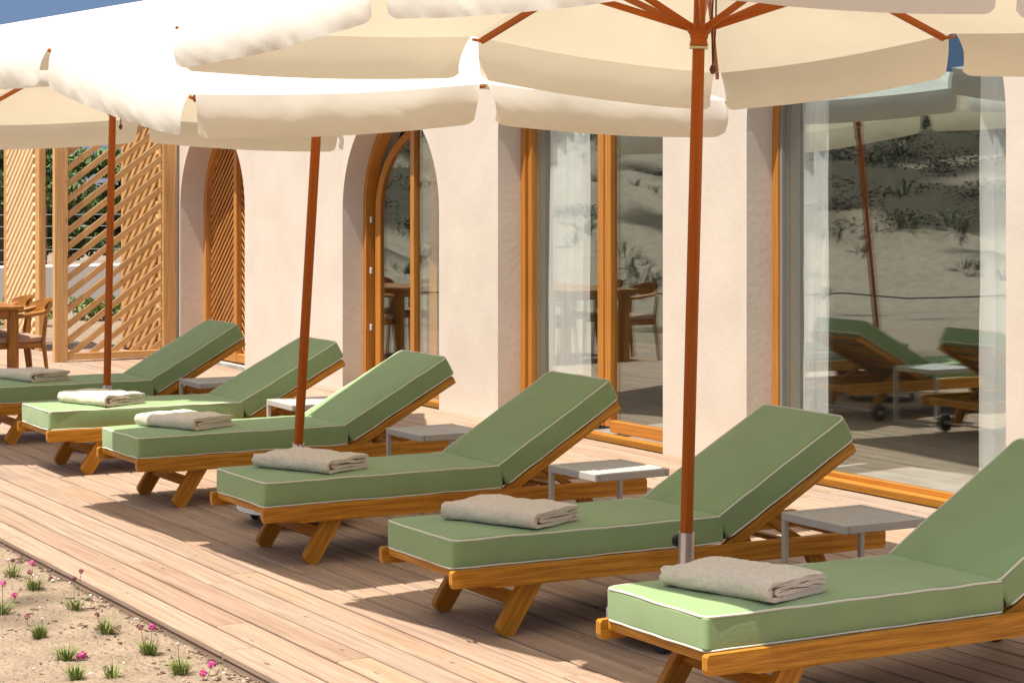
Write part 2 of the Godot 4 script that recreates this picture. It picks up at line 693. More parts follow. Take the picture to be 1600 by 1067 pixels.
func wall_mesh(x0: float, x1: float, top: float, thick: float) -> Mesh:
	var m := MB.new()
	for side in [0.0, -thick]:
		var put := func(a: Vector2, b: Vector2, c: Vector2, d: Vector2) -> void:
			if side == 0.0:
				m.quad(Vector3(a.x, a.y, side), Vector3(b.x, b.y, side), Vector3(c.x, c.y, side), Vector3(d.x, d.y, side))
			else:
				m.quad(Vector3(a.x, a.y, side), Vector3(d.x, d.y, side), Vector3(c.x, c.y, side), Vector3(b.x, b.y, side))
		var x := x0
		for o in OPENINGS:
			put.call(Vector2(x, -0.15), Vector2(o[0], -0.15), Vector2(o[0], top), Vector2(x, top))
			var l := arch_line(o, 0.0, -0.15, 48)
			for i in range(1, l.size() - 2):
				put.call(l[i], l[i + 1], Vector2(l[i + 1].x, top), Vector2(l[i].x, top))
			x = o[1]
		put.call(Vector2(x, -0.15), Vector2(x1, -0.15), Vector2(x1, top), Vector2(x, top))
	for o in OPENINGS:      # reveals, with an arris that is slightly eased
		var l := arch_line(o, 0.0, -0.15, 48)
		for i in l.size() - 1:
			m.quad(Vector3(l[i].x, l[i].y, 0), Vector3(l[i + 1].x, l[i + 1].y, 0), Vector3(l[i + 1].x, l[i + 1].y, -thick), Vector3(l[i].x, l[i].y, -thick))
	m.quad(Vector3(x0, top, 0), Vector3(x1, top, 0), Vector3(x1, top, -thick), Vector3(x0, top, -thick))
	m.quad(Vector3(x0, -0.15, -thick), Vector3(x0, -0.15, 0), Vector3(x0, top, 0), Vector3(x0, top, -thick))
	m.quad(Vector3(x1, -0.15, 0), Vector3(x1, -0.15, -thick), Vector3(x1, top, -thick), Vector3(x1, top, 0))
	return m.mesh()


func villa() -> void:
	var v := thing("villa", "cream rendered villa with four arched openings in timber along the deck", "building")
	part(v, "front_wall", wall_mesh(-12.60, 8.5, 3.80, 0.42), M.render)
	var m := MB.new()
	m.box(at(-12.40, 1.82, -3.22), Vector3(0.40, 3.95, 5.58), 0.0)
	m.box(at(8.3, 1.82, -3.22), Vector3(0.40, 3.95, 5.58), 0.0)
	m.box(at(-2.05, 1.82, -6.2), Vector3(21.1, 3.95, 0.36), 0.0)
	part(v, "outer_wall", m.mesh(), M.render)
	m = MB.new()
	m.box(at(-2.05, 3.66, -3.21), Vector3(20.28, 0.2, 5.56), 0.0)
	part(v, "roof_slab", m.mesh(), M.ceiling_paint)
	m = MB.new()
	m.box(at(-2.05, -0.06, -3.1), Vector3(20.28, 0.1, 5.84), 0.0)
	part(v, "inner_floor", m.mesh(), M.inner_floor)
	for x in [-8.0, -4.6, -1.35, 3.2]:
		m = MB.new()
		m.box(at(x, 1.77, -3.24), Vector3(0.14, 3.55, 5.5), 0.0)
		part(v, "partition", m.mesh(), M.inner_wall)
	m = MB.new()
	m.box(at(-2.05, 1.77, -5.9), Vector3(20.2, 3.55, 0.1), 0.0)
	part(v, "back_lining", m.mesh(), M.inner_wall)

	# the left-hand opening: two leaves of slanting slats that meet at a post
	var o: Array = OPENINGS[0]
	var g := Node3D.new()
	g.name = "slatted_gate"
	v.add_child(g, true)
	g.set_meta("label", "tall arched timber gate of slanting slats")
	m = MB.new()
	arch_frame(m, o, 0.0, 0.07, -0.26, 0.09)
	part(g, "frame", m.mesh(), M.gate_wood)
	part(g, "post", box_mesh(Vector3(0.075, 2.40, 0.07), 0.004, tone(), Vector2(rng.randf(), rng.randf())), M.gate_wood, at(-10.06, 1.21, -0.29))
	part(g, "bottom_rail", box_mesh(Vector3(1.62, 0.085, 0.07), 0.004), M.gate_wood, at(-10.057, 0.05, -0.295))
	var cx := -10.0575
	var rr := 0.81
	for leaf in 2:
		for k in range(-10, 44):
			var y0 := 0.14 + k * 0.08
			var xa := cx - 0.80 if leaf == 0 else cx + 0.80
			var xb := cx - 0.04 if leaf == 0 else cx + 0.04
			var p := Vector2(xa, y0)
			var q := Vector2(xb, y0 + 0.66)
			# keep the part of the slat that lies inside the arch
			var best := []
			for s in 61:
				var e := p.lerp(q, s / 60.0)
				var inside := e.y > 0.09 and absf(e.x - cx) < rr and (e.y < 1.565 or e.distance_to(Vector2(cx, 1.565)) < rr)
				if inside:
					best.append(e)
			if best.size() < 3:
				continue
			var a: Vector2 = best[0]
			var b: Vector2 = best[-1]
			var l := a.distance_to(b)
			part(g, "slat", box_mesh(Vector3(l, 0.030, 0.007), 0.001, tone(0.85, 1.1), Vector2(rng.randf() * 4, rng.randf() * 4)), M.gate_wood, bar_xf(Vector3(a.x, a.y, -0.315), Vector3(b.x, b.y, -0.315), Vector3(0, 1, 0.1)))
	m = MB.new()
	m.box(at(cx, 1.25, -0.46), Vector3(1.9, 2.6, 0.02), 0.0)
	part(g, "slat_shade_board", m.mesh(), M.under_deck)  # near-black board added to paint the shade between the slats

	# the three glazed openings
	glazed(v, OPENINGS[1], 0)
	glazed(v, OPENINGS[2], 1)
	glazed(v, OPENINGS[3], 2)

	# curtains hang inside: things of their own
	curtain("sheer white curtain behind the left pane of the two-leaf window", -3.90, -3.34, -0.345, 2.3)
	curtain("sheer white curtain drawn to the left edge of the widest window", -0.74, -0.46, -0.345, 2.6)
	curtain("sheer white curtain drawn to the right edge of the widest window", 0.90, 1.34, -0.345, 2.6)


func glazed(v: Node3D, o: Array, kind: int) -> void:
	var w := Node3D.new()
	w.name = "arched_window"
	v.add_child(w, true)
	w.set_meta("label", ["narrow arched glazed door with its left leaf ajar", "arched glazed doors of two leaves", "wide arched window of one large pane"][kind])
	var z: float = -o[3]
	var fw: float = [0.06, 0.07, 0.065][kind]
	var off: float = [0.008, 0.046, 0.0][kind]
	var m := MB.new()
	arch_frame(m, o, 0.0, fw, z, 0.10, -0.02)
	part(w, "frame", m.mesh(), M.frame_wood)
	var cx: float = (o[0] + o[1]) * 0.5
	var wid: float = o[1] - o[0]
	part(w, "sill", box_mesh(Vector3(wid - 0.004, 0.045, 0.09), 0.003, Color(1, 1, 1), Vector2(kind, 0.2)), M.frame_wood, at(cx, 0.001, z + 0.03))
	if kind == 2:
		m = MB.new()
		arch_frame(m, o, fw, 0.022, z - 0.012, 0.05, 0.03)
		part(w, "seal", m.mesh(), M.seal)
		part(w, "bottom_rail", box_mesh(Vector3(wid - 0.16, 0.03, 0.05), 0.003), M.frame_wood, at(cx, 0.038, z - 0.035))
		for dz in [-0.03, -0.046]:
			part(w, "pane", arch_pane(o, fw + 0.012, 0.045), M.glass, at(0, 0, z + dz))
		return
	# meeting stiles in the middle, a dark groove between them
	for s in [-1.0, 1.0]:
		if kind == 0 and s < 0:
			continue
		var lf := Node3D.new()
		lf.name = "leaf"
		w.add_child(lf, true)
		m = MB.new()
		if kind == 1 or s > 0:
			arch_part_frame(m, o, fw + 0.004, 0.06, z - 0.022, 0.065, s, cx)
			m.box(at(cx + off + (s * 0.048 if kind == 1 else 0.0), 1.62 if kind == 1 else 1.22, z - 0.05), Vector3(0.082 if kind == 1 else 0.07, 3.1 if kind == 1 else 2.30, 0.07), 0.004)
			m.box(at(cx + s * (wid * 0.25 - 0.006), 0.075, z - 0.05), Vector3(wid * 0.5 - 0.26, 0.085, 0.065), 0.004)
		part(lf, "stile", m.mesh(), M.frame_wood)
		for dz in [-0.045, -0.061]:
			part(lf, "pane", arch_pane(o, fw + 0.06, 0.11, cx + off + (0.085 if kind == 1 else 0.03) if s > 0 else -99.0, 99.0 if s > 0 else cx + off - 0.085), M.glass, at(0, 0, z + dz))
	if kind == 0:
		# the left leaf stands ajar, turned inwards about its left edge
		var turn := Transform3D(Basis(Vector3.UP, deg_to_rad(17.0)), Vector3(o[0] + 0.10, 0, z - 0.06))
		var back := at(-(o[0] + 0.10), 0, 0)
		var lf := Node3D.new()
		lf.name = "leaf"
		w.add_child(lf, true)
		m = MB.new()
		arch_part_frame(m, o, fw + 0.055, 0.065, 0.0, 0.06, -1.0, cx)
		m.box(at(cx - 0.075, 1.22, -0.03), Vector3(0.10, 2.28, 0.06), 0.004)
		m.box(at(cx - wid * 0.25 + 0.01, 0.075, -0.03), Vector3(wid * 0.5 - 0.24, 0.085, 0.058), 0.004)
		part(lf, "stile", m.mesh(), M.frame_wood, turn * back)
		for dz in [-0.022, -0.038]:
			part(lf, "pane", arch_pane(o, fw + 0.10, 0.11, -99.0, cx - 0.12), M.glass, turn * back * at(0, 0, dz))
		for y in [0.55, 1.05, 1.5]:
			part(w, "hinge", box_mesh(Vector3(0.016, 0.055, 0.022), 0.004), M.hinge_metal, at(o[0] + 0.088, y, z - 0.035))


# one half of an arched frame: s = -1 left, 1 right
func arch_part_frame(m: MB, o: Array, k: float, w: float, z: float, d: float, s: float, cx: float) -> void:
	var half := MB.new()
	arch_frame(half, o, k, w, z, d, 0.02)
	var i := 0
	while i < half.ix.size():
		var p := half.v[half.ix[i]]
		var q := half.v[half.ix[i + 1]]
		var r := half.v[half.ix[i + 2]]
		var g := (p + q + r) / 3.0
		if (g.x - cx) * s > 0:
			var b := m.v.size()
			for e in 3:
				var at_ := half.ix[i + e]
				m.vert(half.v[at_], half.n[at_], half.t[at_])
			m.ix.append(b)
			m.ix.append(b + 1)
			m.ix.append(b + 2)
		i += 3


func curtain(label: String, x0: float, x1: float, z: float, top: float) -> void:
	var m := MB.new()
	var nz := noise(int(absf(x0) * 100), 1.0, 2)
	var cols := 90
	m.grid(14, cols, func(i, j):
		var u := float(j) / (cols - 1)
		var y: float = 0.03 + top * i / 13.0
		var ph := u * (x1 - x0) / 0.12 * TAU + 1.2 * nz.get_noise_2d(u * 3.0, y * 0.4)
		return Vector3(lerpf(x0, x1, u) + 0.006 * sin(ph * 2.0), y, z + 0.018 * sin(ph) + 0.012 * nz.get_noise_2d(u * 6.0, y * 0.8)), func(i, j): return Vector2(j, i) * 0.02, true)
	var o := part(self, "sheer_curtain", m.mesh(), M.sheer)
	tag(o, label, "curtain", "curtains behind the glass")


# ------------------------------------------------------------------ timber screens at the far end
func screen(called: String, label: String, origin: Vector3, turn: float, width: float, height: float, post: float, pitch: float, slat: float, rise: float, layers: int) -> void:
	var s := thing(called, label, "screen", origin, turn, "slatted timber screens")
	for k in 2:
		part(s, "post", box_mesh(Vector3(post, height, 0.075), 0.004, tone(0.95, 1.08), Vector2(rng.randf() * 3, rng.randf())), M.pine, at(post * 0.5 if k == 0 else width - post * 0.5, height * 0.5, 0))
	part(s, "top_rail", box_mesh(Vector3(width - 2 * post - 0.004, 0.09, 0.06), 0.004), M.pine, at(width * 0.5, height - 0.05, 0))
	part(s, "bottom_rail", box_mesh(Vector3(width - 2 * post - 0.004, 0.07, 0.06), 0.004), M.pine, at(width * 0.5, 0.055, 0))
	var x0 := post - 0.01
	var x1 := width - post + 0.01
	for layer in layers:
		var sg := 1.0 if layer == 0 else -1.0
		var z := 0.0 if layers == 1 else (0.04 if layer == 0 else -0.04)
		var k := -int(ceil(rise / pitch))
		while k * pitch < height - 0.05:
			var ya := 0.04 + k * pitch
			k += 1
			var a := Vector2(x0, ya) if sg > 0 else Vector2(x1, ya)
			var b := Vector2(x1, ya + rise) if sg > 0 else Vector2(x0, ya + rise)
			var lo := 0.05
			var hi := height - 0.10
			if b.y < lo + 0.03 or a.y > hi - 0.03:
				continue
			if a.y < lo:
				a = a.lerp(b, (lo - a.y) / (b.y - a.y))
			if b.y > hi:
				b = a.lerp(b, (hi - a.y) / (b.y - a.y))
			var l := a.distance_to(b)
			part(s, "slat", box_mesh(Vector3(l, slat, 0.026), 0.002, tone(0.88, 1.1), Vector2(rng.randf() * 5, rng.randf() * 5)), M.sunlit_pine if layers == 2 and layer == 0 and origin.z > 0.5 else M.pine, bar_xf(Vector3(a.x, a.y, z), Vector3(b.x, b.y, z), Vector3.UP))


func screens() -> void:
	# stands out from the wall at the end of the row of loungers
	screen("slatted_screen", "tall open timber screen of slanting slats standing out from the wall beside the farthest lounger", Vector3(-11.0, 0, 1.34), PI / 2, 1.30, 2.75, 0.14, 0.16, 0.062, 0.78, 1)
	screen("slatted_screen", "dark dense slatted timber screen set against the wall behind the open screen", Vector3(-12.42, 0, 0.10), 0.0, 1.26, 2.75, 0.09, 0.135, 0.06, 0.9, 2)
	screen("slatted_screen", "crossed two-layer timber lattice screen, sunlit, behind the dining table", Vector3(-13.86, 0, 1.0), 0.0, 1.36, 2.9, 0.17, 0.105, 0.044, 0.72, 2)
	part_post("square timber post at the left picture edge beside the lattice screen", Vector3(-14.02, 0, 1.16))


func part_post(label: String, p: Vector3) -> void:
	var o := part(self, "timber_post", box_mesh(Vector3(0.16, 2.9, 0.16), 0.006, tone(0.8, 0.9)), M.pine, Transform3D(Basis(), p + Vector3(0, 1.45, 0)))
	tag(o, label, "post")


# ------------------------------------------------------------------ loungers
func rounded_bar(l: float, w: float) -> PackedVector2Array:
	# a bar standing on y = 0 with a rounded foot
	var p := PackedVector2Array()
	for i in 9:
		var a := PI + PI * i / 8.0
		p.append(Vector2(cos(a) * w * 0.5, w * 0.36 + sin(a) * w * 0.36))
	p.append(Vector2(w * 0.5, l))
	p.append(Vector2(-w * 0.5, l))
	return p


func piping_loop(m: MB, hx: float, hz: float, y: float, r: float, seed_: int) -> void:
	var nz := noise(seed_, 2.0, 2)
	var pts := []
	var rc := 0.035
	for c in 4:
		var sx: float = [1.0, -1.0, -1.0, 1.0][c]
		var sz: float = [1.0, 1.0, -1.0, -1.0][c]
		for i in 6:
			var a := PI * 0.5 * c + PI * 0.5 * i / 5.0
			pts.append(Vector3(sx * (hx - rc) + rc * cos(a), y, sz * (hz - rc) + rc * sin(a)))
		var nx: float = [1.0, -1.0, -1.0, 1.0][(c + 1) % 4]
		var nzz: float = [1.0, 1.0, -1.0, -1.0][(c + 1) % 4]
		var e := pts[-1] as Vector3
		var a2 := PI * 0.5 * (c + 1)
		var f := Vector3(nx * (hx - rc) + rc * cos(a2), y, nzz * (hz - rc) + rc * sin(a2))
		var k := int(e.distance_to(f) / 0.06)
		for i in range(1, k):
			pts.append(e.lerp(f, float(i) / k))
	for i in pts.size():
		var p: Vector3 = pts[i]
		pts[i] = p + Vector3(0, 0.0035 * nz.get_noise_2d(p.x * 2.0, p.z * 2.0), 0)
	m.tube(pts, r, 6, false, true)


func cushion(parent: Node, called: String, s: Vector3, xf: Transform3D, seed_: int) -> void:
	var m := MB.new()
	m.soft_box(s, 0.016, 0.007, seed_)
	var c := part(parent, called, m.mesh(), M.cushion, xf)
	m = MB.new()
	piping_loop(m, s.x * 0.5 + 0.001, s.z * 0.5 + 0.001, s.y * 0.5 - 0.006, 0.0042, seed_)
	piping_loop(m, s.x * 0.5 + 0.001, s.z * 0.5 + 0.001, -s.y * 0.5 + 0.006, 0.0042, seed_ + 1)
	part(c, "piping", m.mesh(), M.piping)


func make_lounger(label: String, back_angle: float, seed_: int) -> Node3D:
	var t := thing("sun_lounger", label, "sun lounger", Vector3.ZERO, 0.0, "green sun loungers in a row")
	# side rails, notched under their foot end
	var rail := PackedVector2Array([Vector2(1.305, 0.238), Vector2(1.297, 0.220), Vector2(1.16, 0.219), Vector2(1.10, 0.208), Vector2(-0.83, 0.208), Vector2(-0.84, 0.218), Vector2(-0.84, 0.280), Vector2(-0.83, 0.288), Vector2(1.297, 0.288), Vector2(1.305, 0.280)])
	var to_zy := Basis(Vector3(0, 0, 1), Vector3(0, 1, 0), Vector3(-1, 0, 0))
	for s in [-1.0, 1.0]:
		var m := MB.new()
		m.col = tone(0.92, 1.08)
		m.prism(rail, 0.03)
		part(t, "side_rail", m.mesh(), M.teak, Transform3D(to_zy, Vector3(s * 0.322, 0, 0)))
	part(t, "foot_board", box_mesh(Vector3(0.612, 0.032, 0.028), 0.004, tone(0.9, 1.05)), M.teak, at(0, 0.269, 1.262))
	part(t, "head_board", box_mesh(Vector3(0.612, 0.05, 0.028), 0.004, tone(0.9, 1.05)), M.teak, at(0, 0.246, -0.80))
	for i in 11:
		part(t, "seat_slat", box_mesh(Vector3(0.61, 0.016, 0.062), 0.003, tone(), Vector2(rng.randf() * 3, rng.randf() * 3)), M.teak, at(0, 0.266, 1.20 - i * 0.115))
	# legs: the front pair leans back under the seat, the rear pair carries the wheels
	for s in [-1.0, 1.0]:
		var m := MB.new()
		m.col = tone(0.95, 1.1)
		m.prism(rounded_bar(0.315, 0.084), 0.036, Transform3D(), true)
		part(t, "leg", m.mesh(), M.teak, Transform3D(Basis(Vector3(1, 0, 0), deg_to_rad(-33.0)) * to_zy, Vector3(s * 0.280, 0.004, 1.055)))
	for s in [-1.0, 1.0]:
		var m := MB.new()
		m.col = tone(0.9, 1.05)
		m.prism(rounded_bar(0.235, 0.074), 0.036, Transform3D(), true)
		part(t, "leg", m.mesh(), M.teak, Transform3D(Basis(Vector3(1, 0, 0), deg_to_rad(28.0)) * to_zy, Vector3(s * 0.280, 0.045, -0.57)))
	part(t, "stretcher", box_mesh(Vector3(0.522, 0.055, 0.024), 0.003, tone(0.85, 0.95)), M.teak, Transform3D(Basis(Vector3(1, 0, 0), deg_to_rad(-33.0)), Vector3(0, 0.135, 0.972)))
	for s in [-1.0, 1.0]:
		var w := MB.new()
		var side := Basis(Vector3(0, 0, 1), deg_to_rad(90.0))
		w.lathe([[0.0, -0.018], [0.046, -0.018], [0.064, -0.014], [0.068, 0.0], [0.064, 0.014], [0.046, 0.018], [0.0, 0.018]], 28)
		var wh := part(t, "wheel", w.mesh(), M.rubber, Transform3D(side, Vector3(s * 0.372, 0.068, -0.585)))
		w = MB.new()
		w.lathe([[0.0, -0.022], [0.018, -0.022], [0.02, 0.0], [0.018, 0.022], [0.0, 0.022]], 16)
		part(wh, "hub", w.mesh(), M.steel)
	var ax := MB.new()
	ax.tube([Vector3(-0.36, 0.068, -0.585), Vector3(0.36, 0.068, -0.585)], 0.009, 8)
	part(t, "axle", ax.mesh(), M.steel)
	# backrest
	var hinge := Transform3D(Basis(Vector3(1, 0, 0), deg_to_rad(back_angle)), Vector3(0, 0.278, 0.0))
	for s in [-1.0, 1.0]:
		part(t, "back_rail", box_mesh(Vector3(0.034, 0.046, 0.80), 0.004, tone(0.92, 1.05)), M.teak, hinge * at(s * 0.284, -0.024, -0.395))
	for i in 6:
		part(t, "back_slat", box_mesh(Vector3(0.53, 0.016, 0.062), 0.003, tone(), Vector2(rng.randf() * 3, rng.randf() * 3)), M.teak, hinge * at(0, -0.012, -0.09 - i * 0.13))
	var top := hinge * Vector3(0, -0.05, -0.27)
	for s in [-1.0, 1.0]:
		var a := Vector3(s * 0.25, top.y, top.z)
		var b := Vector3(s * 0.25, 0.240, -0.47)
		part(t, "prop", box_mesh(Vector3(a.distance_to(b), 0.036, 0.022), 0.003, tone(0.8, 0.95)), M.teak, bar_xf(a, b, Vector3(0, 1, 1)))
	part(t, "prop_bar", box_mesh(Vector3(0.60, 0.022, 0.034), 0.003, tone(0.8, 0.95)), M.teak, at(0, 0.233, -0.47))
	cushion(t, "seat_cushion", Vector3(0.602, 0.122, 1.292), at(0, 0.347, 0.640), seed_)
	cushion(t, "back_cushion", Vector3(0.602, 0.122, 0.775), hinge * at(0, 0.066, -0.424), seed_ + 5)
	var gap := MB.new()
	gap.box(at(0, 0.35, -0.010), Vector3(0.585, 0.09, 0.012), 0.0)
	part(t, "gap_shade", gap.mesh(), M.black_gap)  # black sheet that paints the shade where seat and back cushions meet
	return t


func loungers() -> void:
	var spots := [
		[4.055, 2.655, 0.006, 31.5, "nearest green sun lounger, its foot end in full sun, cut off by the right edge"],
		[2.372, 2.675, -0.012, 30.0, "green sun lounger second from the front, the nearest parasol pole rising at its near side"],
		[0.497, 2.700, 0.004, 31.0, "green sun lounger third from the front, the sheltering parasol pole behind its towel"],
		[-1.500, 2.620, 0.012, 28.5, "green sun lounger fourth from the front, just left of the leaning parasol pole"],
		[-3.030, 2.640, -0.010, 28.0, "green sun lounger fifth from the front with a sunlit stripe along its near side"],
		[-4.790, 2.620, 0.0, 29.5, "farthest green sun lounger in front of the open slatted screen"],
	]
	for i in spots.size():
		var s: Array = spots[i]
		var o := make_lounger(s[4], s[3], 60 + i * 11)
		o.position = Vector3(s[0], 0, s[1])
		o.rotation.y = s[2]


# ------------------------------------------------------------------ towels
func towel_layer(m: MB, w: float, l: float, y0: float, y1: float, th: float, seed_: int) -> void:
	# a strip folded once about its front edge: bottom run, bend, top run; extruded along x
	var path := []
	for i in 9:
		path.append(Vector2(lerpf(-w * 0.5, w * 0.5 - 0.02, i / 8.0), y0))
	for i in range(1, 8):
		var a := -PI * 0.5 + PI * i / 8.0
		path.append(Vector2(w * 0.5 - 0.02 + cos(a) * 0.022, (y0 + y1) * 0.5 + sin(a) * (y1 - y0) * 0.5))
	for i in 9:
		path.append(Vector2(lerpf(w * 0.5 - 0.02, -w * 0.5, i / 8.0), y1))
	var nz := noise(seed_, 1.0, 3)
	var outer := []
	var inner := []
	for i in path.size():
		var d: Vector2 = (path[mini(i + 1, path.size() - 1)] - path[maxi(i - 1, 0)]).normalized()
		var nn := Vector2(d.y, -d.x)
		outer.append(path[i] + nn * th * 0.5)
		inner.append(path[i] - nn * th * 0.5)
	var loop := outer.duplicate()
	# rounded tips on the free edges
	for i in range(1, 4):
		var a := PI * i / 4.0
		loop.append(path[-1] + Vector2(-sin(a), cos(a)) * th * 0.5)
	inner.reverse()
	loop.append_array(inner)
	for i in range(1, 4):
		var a := PI * i / 4.0
		loop.append(path[0] + Vector2(-sin(a), cos(a)) * th * 0.5)
	loop.append(loop[0])
	var rows := 30
	var put := func(i: int, j: int) -> Vector3:
		var u := float(i) / (rows - 1)
		var e := 1.0 - 0.30 * pow(absf(u * 2.0 - 1.0), 14.0)
		var p: Vector2 = loop[j]
		var x := lerpf(-l * 0.5, l * 0.5, u)
		var mid := (y0 + y1) * 0.5
		var y := mid + (p.y - mid) * (0.80 + 0.20 * e)
		var d := 0.010 * nz.get_noise_2d(x * 5.0, p.x * 6.0) * smoothstep(0.0, 0.05, p.y) + 0.004 * nz.get_noise_3d(x * 22.0, p.x * 22.0, p.y * 30.0)
		return Vector3(x + 0.010 * nz.get_noise_2d(p.x * 9.0 + 30.0, p.y * 60.0) * signf(u - 0.5), maxf(0.001, y + d), p.x + 0.006 * nz.get_noise_2d(x * 6.0 + 9.0, p.y * 20.0))
	m.grid(rows, loop.size(), put, func(i, j): return Vector2(i * 0.02, j * 0.016), false)
	for side in 2:
		var i: int = 0 if side == 0 else rows - 1
		var pts := PackedVector2Array()
		for j in loop.size() - 1:
			pts.append(loop[j])
		var tri := Geometry2D.triangulate_polygon(pts)
		var s := m.v.size()
		for j in pts.size():
			m.vert(put.call(i, j), Vector3(-1 if side == 0 else 1, 0, 0), pts[j] * 2.0)
		for k in tri.size() / 3:
			if side == 0:
				m.face(s + tri[k * 3], s + tri[k * 3 + 1], s + tri[k * 3 + 2])
			else:
				m.face(s + tri[k * 3], s + tri[k * 3 + 2], s + tri[k * 3 + 1])


func towels() -> void:
	var spots := [
		[4.075, 3.585, 16.0, "folded beige towel on the nearest lounger, lowest right of the towels"],
		[2.375, 3.545, 25.0, "folded beige towel on the second lounger from the front"],
		[0.475, 3.600, 26.0, "folded beige towel on the third lounger, in front of the middle parasol pole"],
		[-1.540, 3.500, 24.0, "folded towel partly in sun on the fourth lounger from the front"],
		[-3.020, 3.500, 20.0, "folded towel, brightest in the sun, on the fifth lounger below the far parasol pole"],
		[-4.84, 3.40, 14.0, "folded towel at the left picture edge on the farthest lounger"],
	]
	for i in spots.size():
		var s: Array = spots[i]
		var t := thing("folded_towel", s[3], "towel", Vector3(s[0], 0.4145, s[1]), deg_to_rad(s[2]), "folded towels on the loungers")
		var m := MB.new()
		towel_layer(m, 0.305, 0.475, 0.010, 0.060, 0.018, 90 + i)
		part(t, "outer_fold", m.mesh(), M.towel)
		m = MB.new()
		towel_layer(m, 0.26, 0.468, 0.0265, 0.0435, 0.014, 190 + i)
		part(t, "inner_fold", m.mesh(), M.towel, at(0.004, 0, -0.012))


# ------------------------------------------------------------------ side tables
func tables() -> void:
	var spots := [
		[3.048, 2.282, "slatted metal side table beside the second lounger, nearest of the five and all in shade"],
		[1.265, 2.367, "slatted metal side table beside the third lounger, its top mostly in sun"],
		[-0.542, 2.372, "slatted metal side table beside the fourth lounger, all in shade in front of the wall"],
		[-2.353, 2.343, "slatted metal side table right of the fifth lounger, pale in the sun"],
		[-3.989, 2.324, "farthest slatted metal side table, beside the farthest lounger"],
	]
	var first: Node3D
	for i in spots.size():
		var s: Array = spots[i]
		if i == 0:
			first = thing("side_table", s[2], "side table", Vector3.ZERO, 0.0, "metal side tables between the loungers")
			var w := 0.428
			var y := 0.43
			for k in [-1.0, 1.0]:
				part(first, "top_rail", box_mesh(Vector3(w, 0.036, 0.022), 0.003), M.table_metal, at(0, y - 0.018, k * (w * 0.5 - 0.011)))
				part(first, "end_rail", box_mesh(Vector3(0.022, 0.036, w - 0.048), 0.003), M.table_metal, at(k * (w * 0.5 - 0.011), y - 0.018, 0))
				part(first, "leg", box_mesh(Vector3(0.024, y - 0.058, 0.024), 0.003), M.table_metal, at(-w * 0.5 + 0.012, (y - 0.036) * 0.5 + 0.011, k * (w * 0.5 - 0.012)))
				part(first, "foot_bar", box_mesh(Vector3(w, 0.022, 0.024), 0.003), M.table_metal, at(0, 0.011, k * (w * 0.5 - 0.012)))
			for k in 8:
				part(first, "slat", box_mesh(Vector3(w - 0.05, 0.014, 0.041), 0.002), M.table_metal, at(0, y - 0.010, -0.168 + k * 0.048))
			first.position = Vector3(s[0], 0, s[1])
			first.rotation.y = 0.0
		else:
			var c := copy(first, "side_table", s[2])
			c.position = Vector3(s[0], 0, s[1])
			c.rotation.y = rng.randf_range(-0.03, 0.03)


